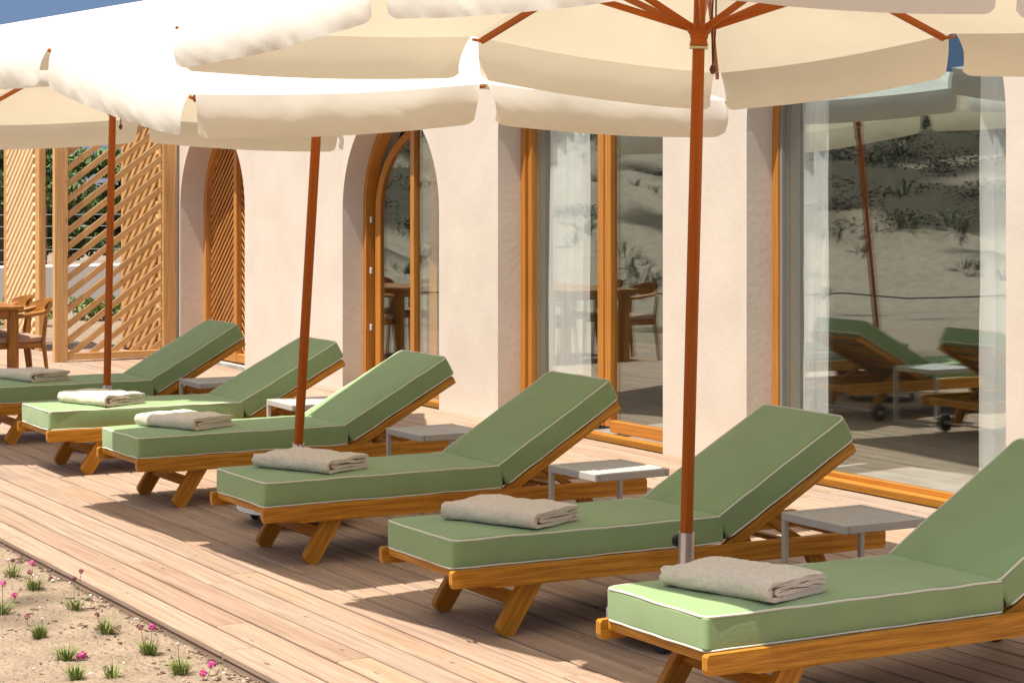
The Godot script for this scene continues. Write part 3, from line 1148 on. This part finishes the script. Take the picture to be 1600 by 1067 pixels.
# ------------------------------------------------------------------ parasols
func umbrella(label: String, base: Vector3, rot: float, lean: Vector3, knob_side: float, seed_: int, cant := Vector3.ZERO, lift := 0.0) -> void:
	var u := thing("parasol", label, "parasol", base, 0.0, "cream parasols over the loungers")
	# weighted base on castors, stays upright
	var m := MB.new()
	m.lathe([[0.0, 0.072], [0.285, 0.072], [0.306, 0.076], [0.312, 0.084], [0.307, 0.089], [0.312, 0.096], [0.307, 0.101], [0.312, 0.108], [0.307, 0.113], [0.312, 0.120], [0.304, 0.136], [0.27, 0.144], [0.05, 0.150], [0.0, 0.150]], 48)
	var b := part(u, "base_drum", m.mesh(), M.base_plastic)
	for k in 4:
		var a := PI * 0.5 * k + 0.95
		m = MB.new()
		m.lathe([[0.0, -0.015], [0.028, -0.015], [0.032, -0.008], [0.032, 0.008], [0.028, 0.015], [0.0, 0.015]], 16, Transform3D(Basis(Vector3.UP, -a) * Basis(Vector3(0, 0, 1), PI / 2), Vector3(cos(a) * 0.25, 0.032, sin(a) * 0.25)))
		m.box(at(cos(a) * 0.25, 0.066, sin(a) * 0.25), Vector3(0.036, 0.018, 0.036), 0.003)
		part(b, "castor", m.mesh(), M.rubber)
	# everything above leans with the pole
	var up := (Vector3.UP + lean).normalized()
	var xa := Vector3.RIGHT.rotated(Vector3.UP, rot)
	xa = (xa - up * xa.dot(up)).normalized()
	var L := Transform3D(Basis(xa, up, xa.cross(up)), Vector3(0, 0.14, 0))
	var y := func(h: float) -> float: return h - 0.14
	m = MB.new()
	m.lathe([[0.0, 0.0], [0.044, 0.0], [0.044, 0.008], [0.032, 0.012], [0.032, y.call(0.43)], [0.0275, y.call(0.43)], [0.0275, y.call(0.41)]], 24)
	part(u, "socket_tube", m.mesh(), M.steel, L)
	m = MB.new()
	var kd := Vector3(knob_side, 0, 0.25 * knob_side).normalized()
	m.tube([kd * 0.03 + Vector3(0, y.call(0.385), 0), kd * 0.055 + Vector3(0, y.call(0.385), 0)], 0.009, 10)
	m.tube([kd * 0.028 + Vector3(0, y.call(0.41), 0), kd * 0.042 + Vector3(0, y.call(0.43), 0), kd * 0.05 + Vector3(0, y.call(0.40), 0)], 0.006, 8)
	var kn := part(u, "clamp", m.mesh(), M.steel, L)
	m = MB.new()
	m.tube([kd * 0.055 + Vector3(0, y.call(0.385), 0), kd * 0.062 + Vector3(0, y.call(0.385), 0), kd * 0.075 + Vector3(0, y.call(0.385), 0), kd * 0.08 + Vector3(0, y.call(0.385), 0)], [0.018, 0.026, 0.026, 0.018], 14)
	part(kn, "knob", m.mesh(), M.rubber)
	m = MB.new()
	m.tube([Vector3(0, y.call(0.36), 0), Vector3(0, y.call(1.2), 0), Vector3(0, y.call(2.0), 0), Vector3(0, y.call(2.86 + lift), 0)], [0.0255, 0.0255, 0.0255, 0.022], 20)
	part(u, "pole", m.mesh(), M.pole_wood, L)
	# runner with its turned collar, and the crown block
	var mid_r := 1.50
	var cor_r := 2.125
	var y_mid: float = y.call(2.465 + lift)
	var y_cor: float = y.call(2.400 + lift)
	var y_top: float = y.call(2.905 + lift)
	var y_run: float = y.call(2.365 + lift)
	m = MB.new()
	m.lathe([[0.026, y_run - 0.055], [0.037, y_run - 0.052], [0.037, y_run - 0.045], [0.034, y_run - 0.040], [0.033, y_run - 0.025], [0.037, y_run - 0.020], [0.036, y_run - 0.012], [0.045, y_run], [0.052, y_run + 0.012], [0.052, y_run + 0.030], [0.044, y_run + 0.034], [0.026, y_run + 0.036]], 28)
	var rn := part(u, "runner", m.mesh(), M.pole_wood, L)
	m = MB.new()
	m.lathe([[0.026, y_run - 0.066], [0.0365, y_run - 0.066], [0.0365, y_run - 0.0555], [0.026, y_run - 0.0555]], 24)
	part(rn, "brass_ring", m.mesh(), M.brass)
	m = MB.new()
	m.lathe([[0.0, y_top - 0.075], [0.05, y_top - 0.07], [0.05, y_top - 0.03], [0.02, y_top - 0.025], [0.018, y_top + 0.03], [0.026, y_top + 0.05], [0.018, y_top + 0.075], [0.0, y_top + 0.08]], 20)
	part(u, "crown_block", m.mesh(), M.pole_wood, L)
	var C := L
	if cant != Vector3.ZERO:
		var axis := Vector3.UP.cross(cant.normalized()).normalized()
		var tilt := Transform3D(Basis(axis, cant.length()), Vector3(0, y_mid, 0)) * at(0, -y_mid, 0)
		C = L * tilt
	var rim := []
	for k in 8:
		var a := TAU * k / 8.0
		var r := mid_r if k % 2 == 0 else cor_r
		rim.append(Vector3(cos(a) * r, y_mid if k % 2 == 0 else y_cor, sin(a) * r))
	for k in 8:
		var e: Vector3 = rim[k]
		var dir := Vector3(e.x, 0, e.z).normalized()
		var a := dir * 0.045 + Vector3(0, y_top - 0.055, 0)
		var end := e - dir * 0.055 + Vector3(0, -0.012, 0)
		var rb := MB.new()
		rb.box(bar_xf(a, end, Vector3.UP), Vector3(a.distance_to(end), 0.030, 0.017), 0.003, Vector2(k * 0.3, k * 0.1))
		var ribn := part(u, "rib", rb.mesh(), M.pole_wood, C)
		rb = MB.new()
		rb.tube([end + dir * 0.002, e + dir * 0.012], [0.008, 0.007], 8)
		part(ribn, "rib_tip", rb.mesh(), M.pole_wood)
		# stay from the runner up to the rib
		var s0 := dir * 0.045 + Vector3(0, y_run + 0.018, 0)
		var s1 := a.lerp(end, 0.46 if k % 2 == 0 else 0.40) + Vector3(0, -0.022, 0)
		rb = MB.new()
		rb.box(bar_xf(s0, s1, Vector3.UP), Vector3(s0.distance_to(s1), 0.026, 0.018), 0.003, Vector2(k * 0.2, k * 0.17))
		part(u, "stay", rb.mesh(), M.pole_wood, C)
	# canopy: eight panels that sag a little between the ribs
	m = MB.new()
	var nz := noise(seed_, 1.0, 3)
	for k in 8:
		var p0: Vector3 = rim[k]
		var p1: Vector3 = rim[(k + 1) % 8]
		m.grid(15, 13, func(i, j):
			var f := maxf(i / 14.0, 0.012)
			var q: float = j / 12.0
			var p := Vector3(0, y_top, 0).lerp(p0.lerp(p1, q), f)
			var sag := sin(PI * q) * (0.030 * f * (1.15 - f) * 2.0 + 0.012 * f)
			var wr := 0.004 * sin(PI * q) * f * (1.0 - f) * 3.0 * nz.get_noise_2d(p.x * 2.0 + k, p.z * 2.0)
			return p + Vector3(0, 0.012 - sag + wr, 0), func(i, j): return Vector2(j * 0.11, i * 0.11), true)
	part(u, "canopy", m.mesh(), M.canvas, C)
	# valance: a flap between each pair of ribs, with rounded lower corners
	for k in 8:
		var p0: Vector3 = rim[k]
		var p1: Vector3 = rim[(k + 1) % 8]
		var out := ((p0 + p1) * 0.5)
		out.y = 0
		out = out.normalized()
		var along := (p1 - p0).normalized()
		var len := p0.distance_to(p1)
		var drop := 0.185
		m = MB.new()
		var cols := 57
		m.grid(13, cols, func(i, j):
			var w: float = i / 12.0
			var q: float = j / (cols - 1.0)
			var s := lerpf(0.020 + 0.022 * w, len - 0.020 - 0.022 * w, q)
			# rounded lower corners
			var e := minf(s - 0.020, len - 0.020 - s)
			var rc := 0.075
			var low := 1.0
			if e < rc:
				low = 1.0 - (rc - sqrt(maxf(0.0, rc * rc - (rc - e) * (rc - e)))) / drop * 0.9
			var p := p0 + along * s
			var sag := sin(PI * s / len) * 0.021
			var ww := minf(w, 1.0) * low
			var wave: float = nz.get_noise_2d(s * 1.4 + k * 13.0, w * 0.3) * 0.020 * w + nz.get_noise_2d(s * 5.0 + k * 5.0 + w * 1.8, 3.0) * 0.004 * w * w + absf(nz.get_noise_2d(s * 4.0 + k * 9.0 + w * 1.5, w * 0.5 + 20.0)) * 0.006 * w
			var flare := 0.034 * sin(w * 2.3) + 0.012 * w * nz.get_noise_2d(s * 2.0, k * 4.0)
			return p + Vector3(0, 0.012 - sag - drop * ww, 0) + out * (flare + wave), func(i, j): return Vector2(j * 0.02, i * 0.016))
		part(u, "valance", m.mesh(), M.canvas, C)
	# lifting cord
	m = MB.new()
	var cd := Vector3(cos(0.4), 0, sin(0.4)) * 0.052
	cd = (L.basis.inverse() * Vector3(0.47, 0, -0.88)).normalized() * 0.058
	for s in [-0.006, 0.006]:
		m.tube([cd + Vector3(s, y_top - 0.08, s), cd + Vector3(s * 2, y_run + 0.04, 0), cd + Vector3(0, y_run - 0.14, 0)], 0.0035, 6)
	m.tube([cd + Vector3(0, y_run - 0.13, 0), cd + Vector3(0, y_run - 0.148, 0), cd + Vector3(0.0, y_run - 0.165, 0)], [0.008, 0.014, 0.006], 10)
	part(u, "cord", m.mesh(), M.cord, L)


func umbrellas() -> void:
	umbrella("nearest cream parasol with its ribs and underside in view, at the top right", Vector3(3.065, 0, 3.14), deg_to_rad(8.0), Vector3(0.012, 0, -0.022), -1.0, 301, Vector3(-0.045, 0, -0.014), 0.042)
	umbrella("middle cream parasol whose wooden pole leans to the right", Vector3(-0.402, 0, 3.299), deg_to_rad(6.0), Vector3(0.142, 0, 0.0), 1.0, 302, Vector3.ZERO, 0.03)
	umbrella("far cream parasol with an upright pole, farthest of the three", Vector3(-3.951, 0, 3.155), deg_to_rad(-27.5), Vector3(-0.085, 0, -0.05), 1.0, 303)


# ------------------------------------------------------------------ dining set
func dining() -> void:
	var t := thing("dining_table", "timber dining table of boards at the far left in front of the lattice screen", "table", Vector3(-8.95, 0, 2.92), 0.0)
	for i in 7:
		part(t, "plank", box_mesh(Vector3(1.66, 0.032, 0.118), 0.004, tone(), Vector2(rng.randf() * 3, rng.randf() * 3)), M.dark_teak, at(0, 0.734, -0.366 + i * 0.122))
	for sx in [-1.0, 1.0]:
		part(t, "apron", box_mesh(Vector3(0.03, 0.07, 0.70), 0.003), M.dark_teak, at(sx * 0.76, 0.68, 0))
		part(t, "side_apron", box_mesh(Vector3(1.48, 0.07, 0.03), 0.003), M.dark_teak, at(0, 0.68, sx * 0.365))
		for sz in [-1.0, 1.0]:
			part(t, "leg", box_mesh(Vector3(0.085, 0.717, 0.085), 0.006, tone()), M.dark_teak, at(sx * 0.745, 0.3585, sz * 0.35))
	var spots := [
		[-8.50, 2.50, 0.0, "timber dining chair tucked in on the wall side of the table, nearest the loungers"],
		[-9.15, 2.48, 0.0, "timber dining chair tucked in on the wall side of the table, second from the loungers"],
		[-8.45, 3.42, PI, "timber dining chair on the sand side of the table, mirrored in the two-leaf window"],
		[-9.15, 3.44, PI, "timber dining chair on the sand side of the table, farther from the loungers"],
	]
	var first: Node3D
	for i in spots.size():
		var s: Array = spots[i]
		if i == 0:
			first = thing("dining_chair", s[3], "chair", Vector3.ZERO, 0.0, "timber chairs round the dining table")
			make_chair(first)
		var c := first if i == 0 else copy(first, "dining_chair", s[3])
		c.position = Vector3(s[0], 0, s[1])
		c.rotation.y = s[2]


func make_chair(t: Node3D) -> void:
	# faces +z; the back is at -z
	var m := MB.new()
	m.soft_box(Vector3(0.47, 0.055, 0.46), 0.02, 0.006, 7)
	part(t, "seat", m.mesh(), M.seat_cloth, at(0, 0.445, 0))
	for sx in [-1.0, 1.0]:
		part(t, "seat_rail", box_mesh(Vector3(0.03, 0.05, 0.44), 0.004), M.dark_teak, at(sx * 0.22, 0.392, 0))
		m = MB.new()
		m.tube([Vector3(sx * 0.25, 0, 0.24), Vector3(sx * 0.235, 0.42, 0.21), Vector3(sx * 0.245, 0.64, 0.20)], [0.015, 0.021, 0.016], 10)
		part(t, "leg", m.mesh(), M.dark_teak)
		m = MB.new()
		m.tube([Vector3(sx * 0.25, 0, -0.27), Vector3(sx * 0.235, 0.42, -0.22), Vector3(sx * 0.245, 0.66, -0.245)], [0.015, 0.021, 0.016], 10)
		part(t, "leg", m.mesh(), M.dark_teak)
		m = MB.new()
		m.tube([Vector3(sx * 0.245, 0.645, 0.23), Vector3(sx * 0.275, 0.655, 0.0), Vector3(sx * 0.25, 0.68, -0.20), Vector3(sx * 0.17, 0.71, -0.29)], [0.014, 0.020, 0.020, 0.018], 10)
		part(t, "arm", m.mesh(), M.dark_teak)
	part(t, "cross_rail", box_mesh(Vector3(0.42, 0.05, 0.03), 0.004), M.dark_teak, at(0, 0.392, -0.21))
	m = MB.new()
	var cols := 17
	for side in [0.0, 0.022]:
		m.grid(5, cols, func(i, j):
			var a := lerpf(-1.0, 1.0, j / (cols - 1.0))
			return Vector3(a * 0.23, 0.665 + 0.13 * i / 4.0 * (1.0 - 0.35 * a * a), -0.315 + 0.10 * a * a - 0.03 * i / 4.0 - side), func(i, j): return Vector2(j * 0.03, i * 0.03), side > 0)
	part(t, "backrest", m.mesh(), M.dark_teak)


# ------------------------------------------------------------------ the far background
func leaf_cloud(m: MB, centre: Vector3, size: Vector3, count: int, leaf: float, r: RandomNumberGenerator) -> void:
	for i in count:
		var d := Vector3(r.randfn(), r.randfn(), r.randfn()).normalized() * pow(r.randf(), 0.45)
		var p := centre + d * size
		var a := Vector3(r.randfn(), r.randfn(), r.randfn()).normalized() * leaf
		var b := a.cross(Vector3(r.randfn(), r.randfn(), r.randfn())).normalized() * leaf * 0.45
		var k := r.randf_range(0.6, 1.35)
		m.col = Color(k, k * r.randf_range(0.92, 1.06), k * 0.9)
		var nn := b.cross(a).normalized()
		var s := m.vert(p - a * 0.5, nn, Vector2.ZERO)
		m.vert(p + b * 0.6, nn, Vector2.ZERO)
		m.vert(p + a * 0.6, nn, Vector2.ZERO)
		m.vert(p - b * 0.6, nn, Vector2.ZERO)
		m.face(s, s + 1, s + 2)
		m.face(s, s + 2, s + 3)


func tree(label: String, p: Vector3, h: float, wide: float, seed_: int) -> void:
	var t := thing("pine_tree", label, "tree", p, 0.0, "pines beyond the fence")
	var r := RandomNumberGenerator.new()
	r.seed = seed_
	var m := MB.new()
	m.tube([Vector3(0, -0.1, 0), Vector3(0.08, h * 0.35, 0.05), Vector3(-0.05, h * 0.7, 0), Vector3(0, h * 0.93, 0)], [0.17, 0.13, 0.09, 0.03], 10)
	part(t, "trunk", m.mesh(), M.bark)
	m = MB.new()
	var lm := MB.new()
	for i in 26:
		var f := r.randf()
		var a := r.randf() * TAU
		var y := h * lerpf(0.16, 0.97, f)
		var rad := wide * (1.0 - 0.55 * f * f) * r.randf_range(0.45, 1.0)
		var c := Vector3(cos(a) * rad * 0.75, y, sin(a) * rad * 0.75)
		lm.tube([Vector3(0, y * 0.86, 0), c], [0.045, 0.012], 5, false)
		leaf_cloud(m, c, Vector3(wide * 0.42, h * 0.085, wide * 0.42), 210, 0.19, r)
	part(t, "limb", lm.mesh(), M.bark)
	part(t, "crown", m.mesh(), M.pine_needles)


func bush(label: String, p: Vector3, s: Vector3, seed_: int) -> void:
	var t := thing("bush", label, "bush", p, 0.0, "low bushes at the end of the terrace")
	var r := RandomNumberGenerator.new()
	r.seed = seed_
	var m := MB.new()
	for i in 6:
		leaf_cloud(m, Vector3(r.randfn() * s.x * 0.35, s.y * r.randf_range(0.35, 0.75), r.randfn() * s.z * 0.35), s * 0.42, 110, 0.09, r)
	part(t, "leaves", m.mesh(), M.leaf)
	m = MB.new()
	for i in 6:
		m.tube([Vector3(0, -0.03, 0), Vector3(r.randfn() * s.x * 0.3, s.y * 0.6, r.randfn() * s.z * 0.3)], [0.012, 0.005], 5, false)
	part(t, "stem", m.mesh(), M.bark)


func background() -> void:
	# low wall and wire fence across the view beyond the screens
	var m := MB.new()
	m.box(Transform3D(Basis(), Vector3(-23.0, 0.22, -3.0)), Vector3(0.35, 0.62, 15.0), 0.02)
	var lw := part(self, "low_wall", m.mesh(), M.white_wall)
	tag(lw, "long low white wall on the sand beyond the open screen", "wall")
	var f := thing("wire_fence", "thin post and wire fence in front of the pines", "fence", Vector3(-25.5, 0, -3.0))
	for i in 9:
		part(f, "post", box_mesh(Vector3(0.06, 1.5, 0.06), 0.0, tone()), M.bark, at(0, 0.72, -8.0 + i * 2.0))
	for i in 6:
		m = MB.new()
		m.tube([Vector3(0.04, 0.3 + i * 0.2, -8.0), Vector3(0.04, 0.3 + i * 0.2, 8.0)], 0.006, 4)
		part(f, "wire", m.mesh(), M.wire)
	var r := RandomNumberGenerator.new()
	r.seed = 5
	var names := ["bushy pine seen left of the open screen", "tall pine behind the left side of the open screen", "broad low pine behind the middle of the open screen", "pine at the right of the group, partly behind the villa corner", "young pine farther back between the taller ones", "pine at the far left, behind the lattice screen"]
	var zs := [-1.8, -3.6, -6.6, -9.6, -5.2, 0.4]
	var hs := [3.9, 3.0, 2.7, 3.3, 2.6, 3.4]
	for i in 6:
		tree(names[i], Vector3(-31.0 - (3.0 if i == 4 else 0.0) + r.randf_range(-1.0, 1.0), 0, zs[i]), hs[i], 1.9, 700 + i)
	bush("low green bush right of the dining chairs, left of the open screen", Vector3(-16.6, -0.05, 0.6), Vector3(0.5, 0.42, 0.5), 31)
	bush("low green bush seen through the lower slats of the open screen", Vector3(-17.2, -0.05, -0.35), Vector3(0.7, 0.36, 0.7), 32)
	bush("small green bush behind the far parasol pole", Vector3(-17.8, -0.05, -1.5), Vector3(0.5, 0.34, 0.5), 33)

	# what stands on the dune: marram clumps and dark scrub, seen mirrored in the glass
	var blade := MB.new()
	for i in 26:
		var a := r.randf() * TAU
		var l := r.randf_range(0.12, 0.32)
		var o := Vector3(cos(a), 0, sin(a))
		var p0 := o * r.randf() * 0.12
		var p1 := p0 + o * l * 0.25 + Vector3(0, l * 0.6, 0)
		var p2 := p0 + o * l * 0.65 + Vector3(0, l * 0.75, 0)
		var s := o.cross(Vector3.UP) * 0.006
		blade.quad(p0 - s, p0 + s, p1 + s, p1 - s)
		blade.quad(p1 - s, p1 + s, p2, p2)
	var mm := MultiMesh.new()
	mm.transform_format = MultiMesh.TRANSFORM_3D
	mm.mesh = blade.mesh()
	var put := []
	var guard := 0
	while put.size() < 900 and guard < 20000:
		guard += 1
		var x := r.randf_range(-52.0, -9.0)
		var z := r.randf_range(5.0, 42.0)
		var s := (x + 15.0) * -0.846 + (z - 10.4) * 0.533
		if s < 0.4 or s > 26.0:
			continue
		if sand_big.get_noise_2d(x * 0.9 + 90.0, z * 0.9) + 0.25 * smoothstep(3.0, 14.0, s) < 0.12:
			continue
		var k := r.randf_range(0.7, 1.9)
		put.append(Transform3D(Basis(Vector3.UP, r.randf() * TAU).scaled(Vector3(k, k * r.randf_range(0.6, 1.0), k)), Vector3(x, sand_height(x, z) - 0.03, z)))
	mm.instance_count = put.size()
	for i in put.size():
		mm.set_instance_transform(i, put[i])
	var mi := MultiMeshInstance3D.new()
	mi.name = "dune_grass"
	mi.multimesh = mm
	mi.material_override = M.dry_grass
	mi.set_meta("kind", "stuff")
	tag(mi, "tufts of dry dune grass on the slope mirrored in the windows", "grass")
	add_child(mi)
	var sc := MB.new()
	for i in 900:
		var x := r.randf_range(-36.0, -10.0)
		var z := r.randf_range(9.0, 38.0)
		if heath_shade_cover(x, z) < 0.1:
			continue
		leaf_cloud(sc, Vector3(x, sand_height(x, z) + 0.08, z), Vector3(0.55, 0.16, 0.5), 110, 0.06, r)
	var so := part(self, "dune_scrub", sc.mesh(), M.scrub)
	so.set_meta("kind", "stuff")
	tag(so, "dark low scrub covering the upper dune mirrored in the widest window", "scrub")
	# boundary rope along the foot of the dune
	var pts := []
	for i in 25:
		var k := i / 24.0
		var p := Vector3(-19.6, 0, 3.0).lerp(Vector3(-7.5, 0, 22.5), k)
		pts.append(Vector3(p.x, sand_height(p.x, p.z) + 0.25 + 0.05 * sin(k * 50.0), p.z))
	m = MB.new()
	m.tube(pts, 0.013, 6)
	var rope := part(self, "boundary_rope", m.mesh(), M.rope_grey)
	tag(rope, "dark boundary rope along the foot of the dune", "rope")


# ------------------------------------------------------------------ plants and litter on the sand
func thrift(label: String, p: Vector2, blades: int, heads: Array, seed_: int) -> void:
	var y := sand_height(p.x, p.y)
	var t := thing("thrift_plant", label, "plant", Vector3(p.x, y, p.y), 0.0, "thrift plants in the sand")
	var r := RandomNumberGenerator.new()
	r.seed = seed_
	if blades > 0:
		var m := MB.new()
		for i in blades:
			var a := r.randf() * TAU
			var o := Vector3(cos(a), 0, sin(a))
			var l := r.randf_range(0.035, 0.075)
			var lean := r.randf_range(0.15, 1.7)
			var p0 := o * r.randf() * 0.032 - Vector3(0, 0.004, 0)
			var p1 := p0 + (o * lean * 0.5 + Vector3.UP).normalized() * l * 0.6
			var p2 := p1 + (o * lean * 1.3 + Vector3.UP * 0.8).normalized() * l * 0.5
			var s := o.cross(Vector3.UP) * 0.0022
			var k := r.randf_range(0.7, 1.5)
			m.col = Color(k * r.randf_range(0.95, 1.25), k, k * 0.8)
			m.quad(p0 - s, p0 + s, p1 + s, p1 - s)
			m.quad(p1 - s, p1 + s, p2 + s * 0.1, p2 - s * 0.1)
		part(t, "leaf_tuft", m.mesh(), M.leaf)
	for h in heads:      # [dx, height, dz, kind, size]
		var top := Vector3(h[0], h[1], h[2])
		var m := MB.new()
		m.tube([Vector3(h[0] * 0.2, -0.01, h[2] * 0.2), Vector3(h[0] * 0.7, h[1] * 0.5, h[2] * 0.7), top], 0.0012, 5, false)
		part(t, "stem", m.mesh(), M.stalk)
		m = MB.new()
		var kind: String = h[3]
		for i in 46:
			var d := Vector3(r.randfn(), r.randfn() * 0.8 + 0.25, r.randfn()).normalized()
			var c: Vector3 = d * h[4] * r.randf_range(0.75, 1.0)
			var a: Vector3 = d.cross(Vector3(r.randfn(), r.randfn(), r.randfn())).normalized() * h[4] * 0.36
			var b: Vector3 = (d.cross(a).normalized() + d * 0.3) * h[4] * 0.30
			var k := r.randf_range(0.75, 1.3)
			m.col = Color(k, k, k)
			m.quad(c - a, c - b, c + a, c + b)
		part(t, "flower_head", m.mesh(), M[kind], Transform3D(Basis(), top))


func sand_details() -> void:
	var pk := "pink_petal"
	var fd := "faded_petal"
	var pa := "pale_petal"
	# image places turned into ground places beforehand (x, z)
	var list := SPOTS
	for i in list.size():
		var s: Array = list[i]
		thrift(s[4], Vector2(s[0], s[1]), s[2], s[3], 400 + i)
	# dry twigs and leaf litter, heaped along the deck edge
	var r := RandomNumberGenerator.new()
	r.seed = 77
	for kind in 2:
		var m := MB.new()
		if kind == 0:
			m.box(Transform3D(Basis(), Vector3.ZERO), Vector3(0.03, 0.003, 0.004), 0.0)
			m.box(Transform3D(Basis(Vector3.UP, 0.7), Vector3(0.008, 0.001, 0.004)), Vector3(0.014, 0.002, 0.003), 0.0)
		else:
			m.soft_box(Vector3(0.011, 0.007, 0.009), 0.003, 0.0, 3)
		var mm := MultiMesh.new()
		mm.transform_format = MultiMesh.TRANSFORM_3D
		mm.use_colors = true
		mm.mesh = m.mesh()
		var n := 1000 if kind == 0 else 230
		mm.instance_count = n
		var fn := noise(78, 1.3, 3)
		var k := 0
		while k < n:
			var x := r.randf_range(-2.2, 3.8)
			var z := 4.83 + (pow(r.randf(), 2.4) * 2.1)
			if z < 5.15 and fn.get_noise_2d(x * 1.5, z) < 0.0 and r.randf() < 0.85:
				continue
			if z > 5.15 and r.randf() < 0.45:
				continue
			var sc := r.randf_range(0.4, 1.5) * (0.8 if z > 5.2 else 1.0)
			mm.set_instance_transform(k, Transform3D(Basis.from_euler(Vector3(r.randf_range(-0.3, 0.3), r.randf() * TAU, r.randf_range(-0.3, 0.3))).scaled(Vector3.ONE * sc), Vector3(x, sand_height(x, z) + 0.002, z)))
			var q := r.randf_range(0.6, 1.9)
			mm.set_instance_color(k, Color(q, q * 0.95, q * 0.9) if kind == 0 or r.randf() < 0.5 else Color(0.18, 0.12, 0.09))
			k += 1
		var mi := MultiMeshInstance3D.new()
		mi.name = ["dry_twigs", "pebbles"][kind]
		mi.multimesh = mm
		mi.material_override = M.twig if kind == 0 else M.shell
		mi.set_meta("kind", "stuff")
		tag(mi, ["dry twigs and leaf litter scattered on the sand beside the deck", "small pale and dark pebbles scattered on the sand"][kind], ["litter", "pebbles"][kind])
		add_child(mi)


const SPOTS := [
	[0.246, 5.020, 60, [[0.000, 0.076, -0.000, "faded_petal", 0.0110]], "thrift tuft with one dark pink head at the left edge, nearest the deck"],
	[0.586, 5.022, 80, [[-0.003, 0.120, 0.006, "pink_petal", 0.0150], [-0.009, 0.078, 0.016, "faded_petal", 0.0110], [0.014, 0.069, -0.024, "pale_petal", 0.0080], [0.038, 0.049, -0.067, "faded_petal", 0.0110]], "thrift tuft with four round heads, left of the litter by the deck"],
	[1.048, 5.300, 70, [[0.002, 0.129, -0.004, "pink_petal", 0.0150]], "thrift tuft cut by the left edge with one bright pink head"],
	[1.101, 4.993, 60, [[0.013, 0.166, -0.023, "faded_petal", 0.0110], [-0.002, 0.133, 0.004, "faded_petal", 0.0110]], "thrift tuft with two tall thin stalks in front of the litter heap"],
	[1.577, 5.293, 90, [[0.005, 0.078, -0.008, "pale_petal", 0.0080]], "thrift tuft with a single small white head"],
	[1.630, 5.033, 80, [[-0.017, 0.073, 0.031, "faded_petal", 0.0110]], "thrift tuft with one withered brown head, closest tuft to the middle of the deck edge"],
	[2.094, 5.014, 95, [[-0.015, 0.102, 0.027, "faded_petal", 0.0110], [0.007, 0.107, -0.012, "pink_petal", 0.0150]], "spreading thrift tuft with a dark bud and a large bright pink head"],
	[2.042, 5.333, 90, [[0.033, 0.020, -0.058, "pink_petal", 0.0150], [0.028, 0.012, -0.049, "pink_petal", 0.0150], [0.038, 0.012, -0.067, "faded_petal", 0.0110]], "thrift tuft with a cluster of pink heads at its right"],
	[2.345, 5.392, 80, [], "flowerless thrift tuft cut by the bottom edge, left one"],
	[2.495, 5.036, 95, [[-0.003, 0.115, 0.005, "pale_petal", 0.0080]], "thrift tuft with one pale thin head at the bottom edge, nearest the deck"],
	[2.392, 5.261, 40, [], "tiny flowerless thrift sprout cut by the bottom edge"],
	[2.635, 4.996, 0, [[0.016, 0.059, -0.028, "pink_petal", 0.0150], [-0.001, 0.024, 0.001, "pink_petal", 0.0150]], "two pink thrift heads without leaves at the bottom edge"],
	[1.340, 5.273, 0, [[-0.001, 0.039, 0.002, "faded_petal", 0.0110]], "single dark pink thrift head lying low on bare sand"],
	[0.824, 5.179, 0, [[-0.000, 0.032, 0.001, "pink_petal", 0.0150]], "single tiny pink thrift bud on a bare stalk at the left"],
]



# ------------------------------------------------------------------ scene
func _ready() -> void:
	rng.seed = 2024
	# camera: level, with a lens shifted downwards so that uprights stay upright
	var cam := Camera3D.new()
	cam.name = "camera"
	cam.projection = Camera3D.PROJECTION_FRUSTUM
	cam.near = 0.1
	cam.far = 400.0
	cam.size = 0.1 * 1067.0 / 3300.0
	cam.frustum_offset = Vector2(0, 0.1 * -243.5 / 3300.0)
	var th := atan2(1865.0, 3300.0)
	cam.position = Vector3(10.0, 1.8, 7.845)
	add_child(cam)
	cam.look_at_from_position(cam.position, cam.position + Vector3(-cos(th), 0, -sin(th)), Vector3.UP)
	cam.current = true
	# sky, sun, exposure
	var env := Environment.new()
	env.background_mode = Environment.BG_SKY
	var sky := Sky.new()
	var sm := ProceduralSkyMaterial.new()
	sm.sky_top_color = Color(0.26, 0.38, 0.56)
	sm.sky_horizon_color = Color(0.43, 0.50, 0.60)
	sm.sky_curve = 0.12
	sm.ground_bottom_color = Color(0.55, 0.48, 0.40)
	sm.ground_horizon_color = Color(0.60, 0.55, 0.48)
	sm.sun_angle_max = 90.0  # glow widened far round the sun to lift the light in the shade
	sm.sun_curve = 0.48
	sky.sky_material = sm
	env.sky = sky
	env.tonemap_mode = Environment.TONE_MAPPER_LINEAR
	env.tonemap_exposure = 1.56
	env.sdfgi_enabled = true
	env.ssao_enabled = true
	env.ssil_enabled = true
	var we := WorldEnvironment.new()
	we.name = "world_environment"
	we.environment = env
	add_child(we)
	var sun := DirectionalLight3D.new()
	sun.name = "sun"
	sun.light_color = Color(1.0, 0.975, 0.935)
	sun.light_energy = 1.6
	sun.light_angular_distance = 0.5
	sun.shadow_enabled = true
	add_child(sun)
	sun.look_at_from_position(Vector3(SUN_X, 1, SUN_Z) * 20.0, Vector3.ZERO, Vector3(0, 0, 1))

	materials()
	ground()
	villa()
	screens()
	background()
	umbrellas()
	loungers()
	tables()
	towels()
	dining()
	sand_details()
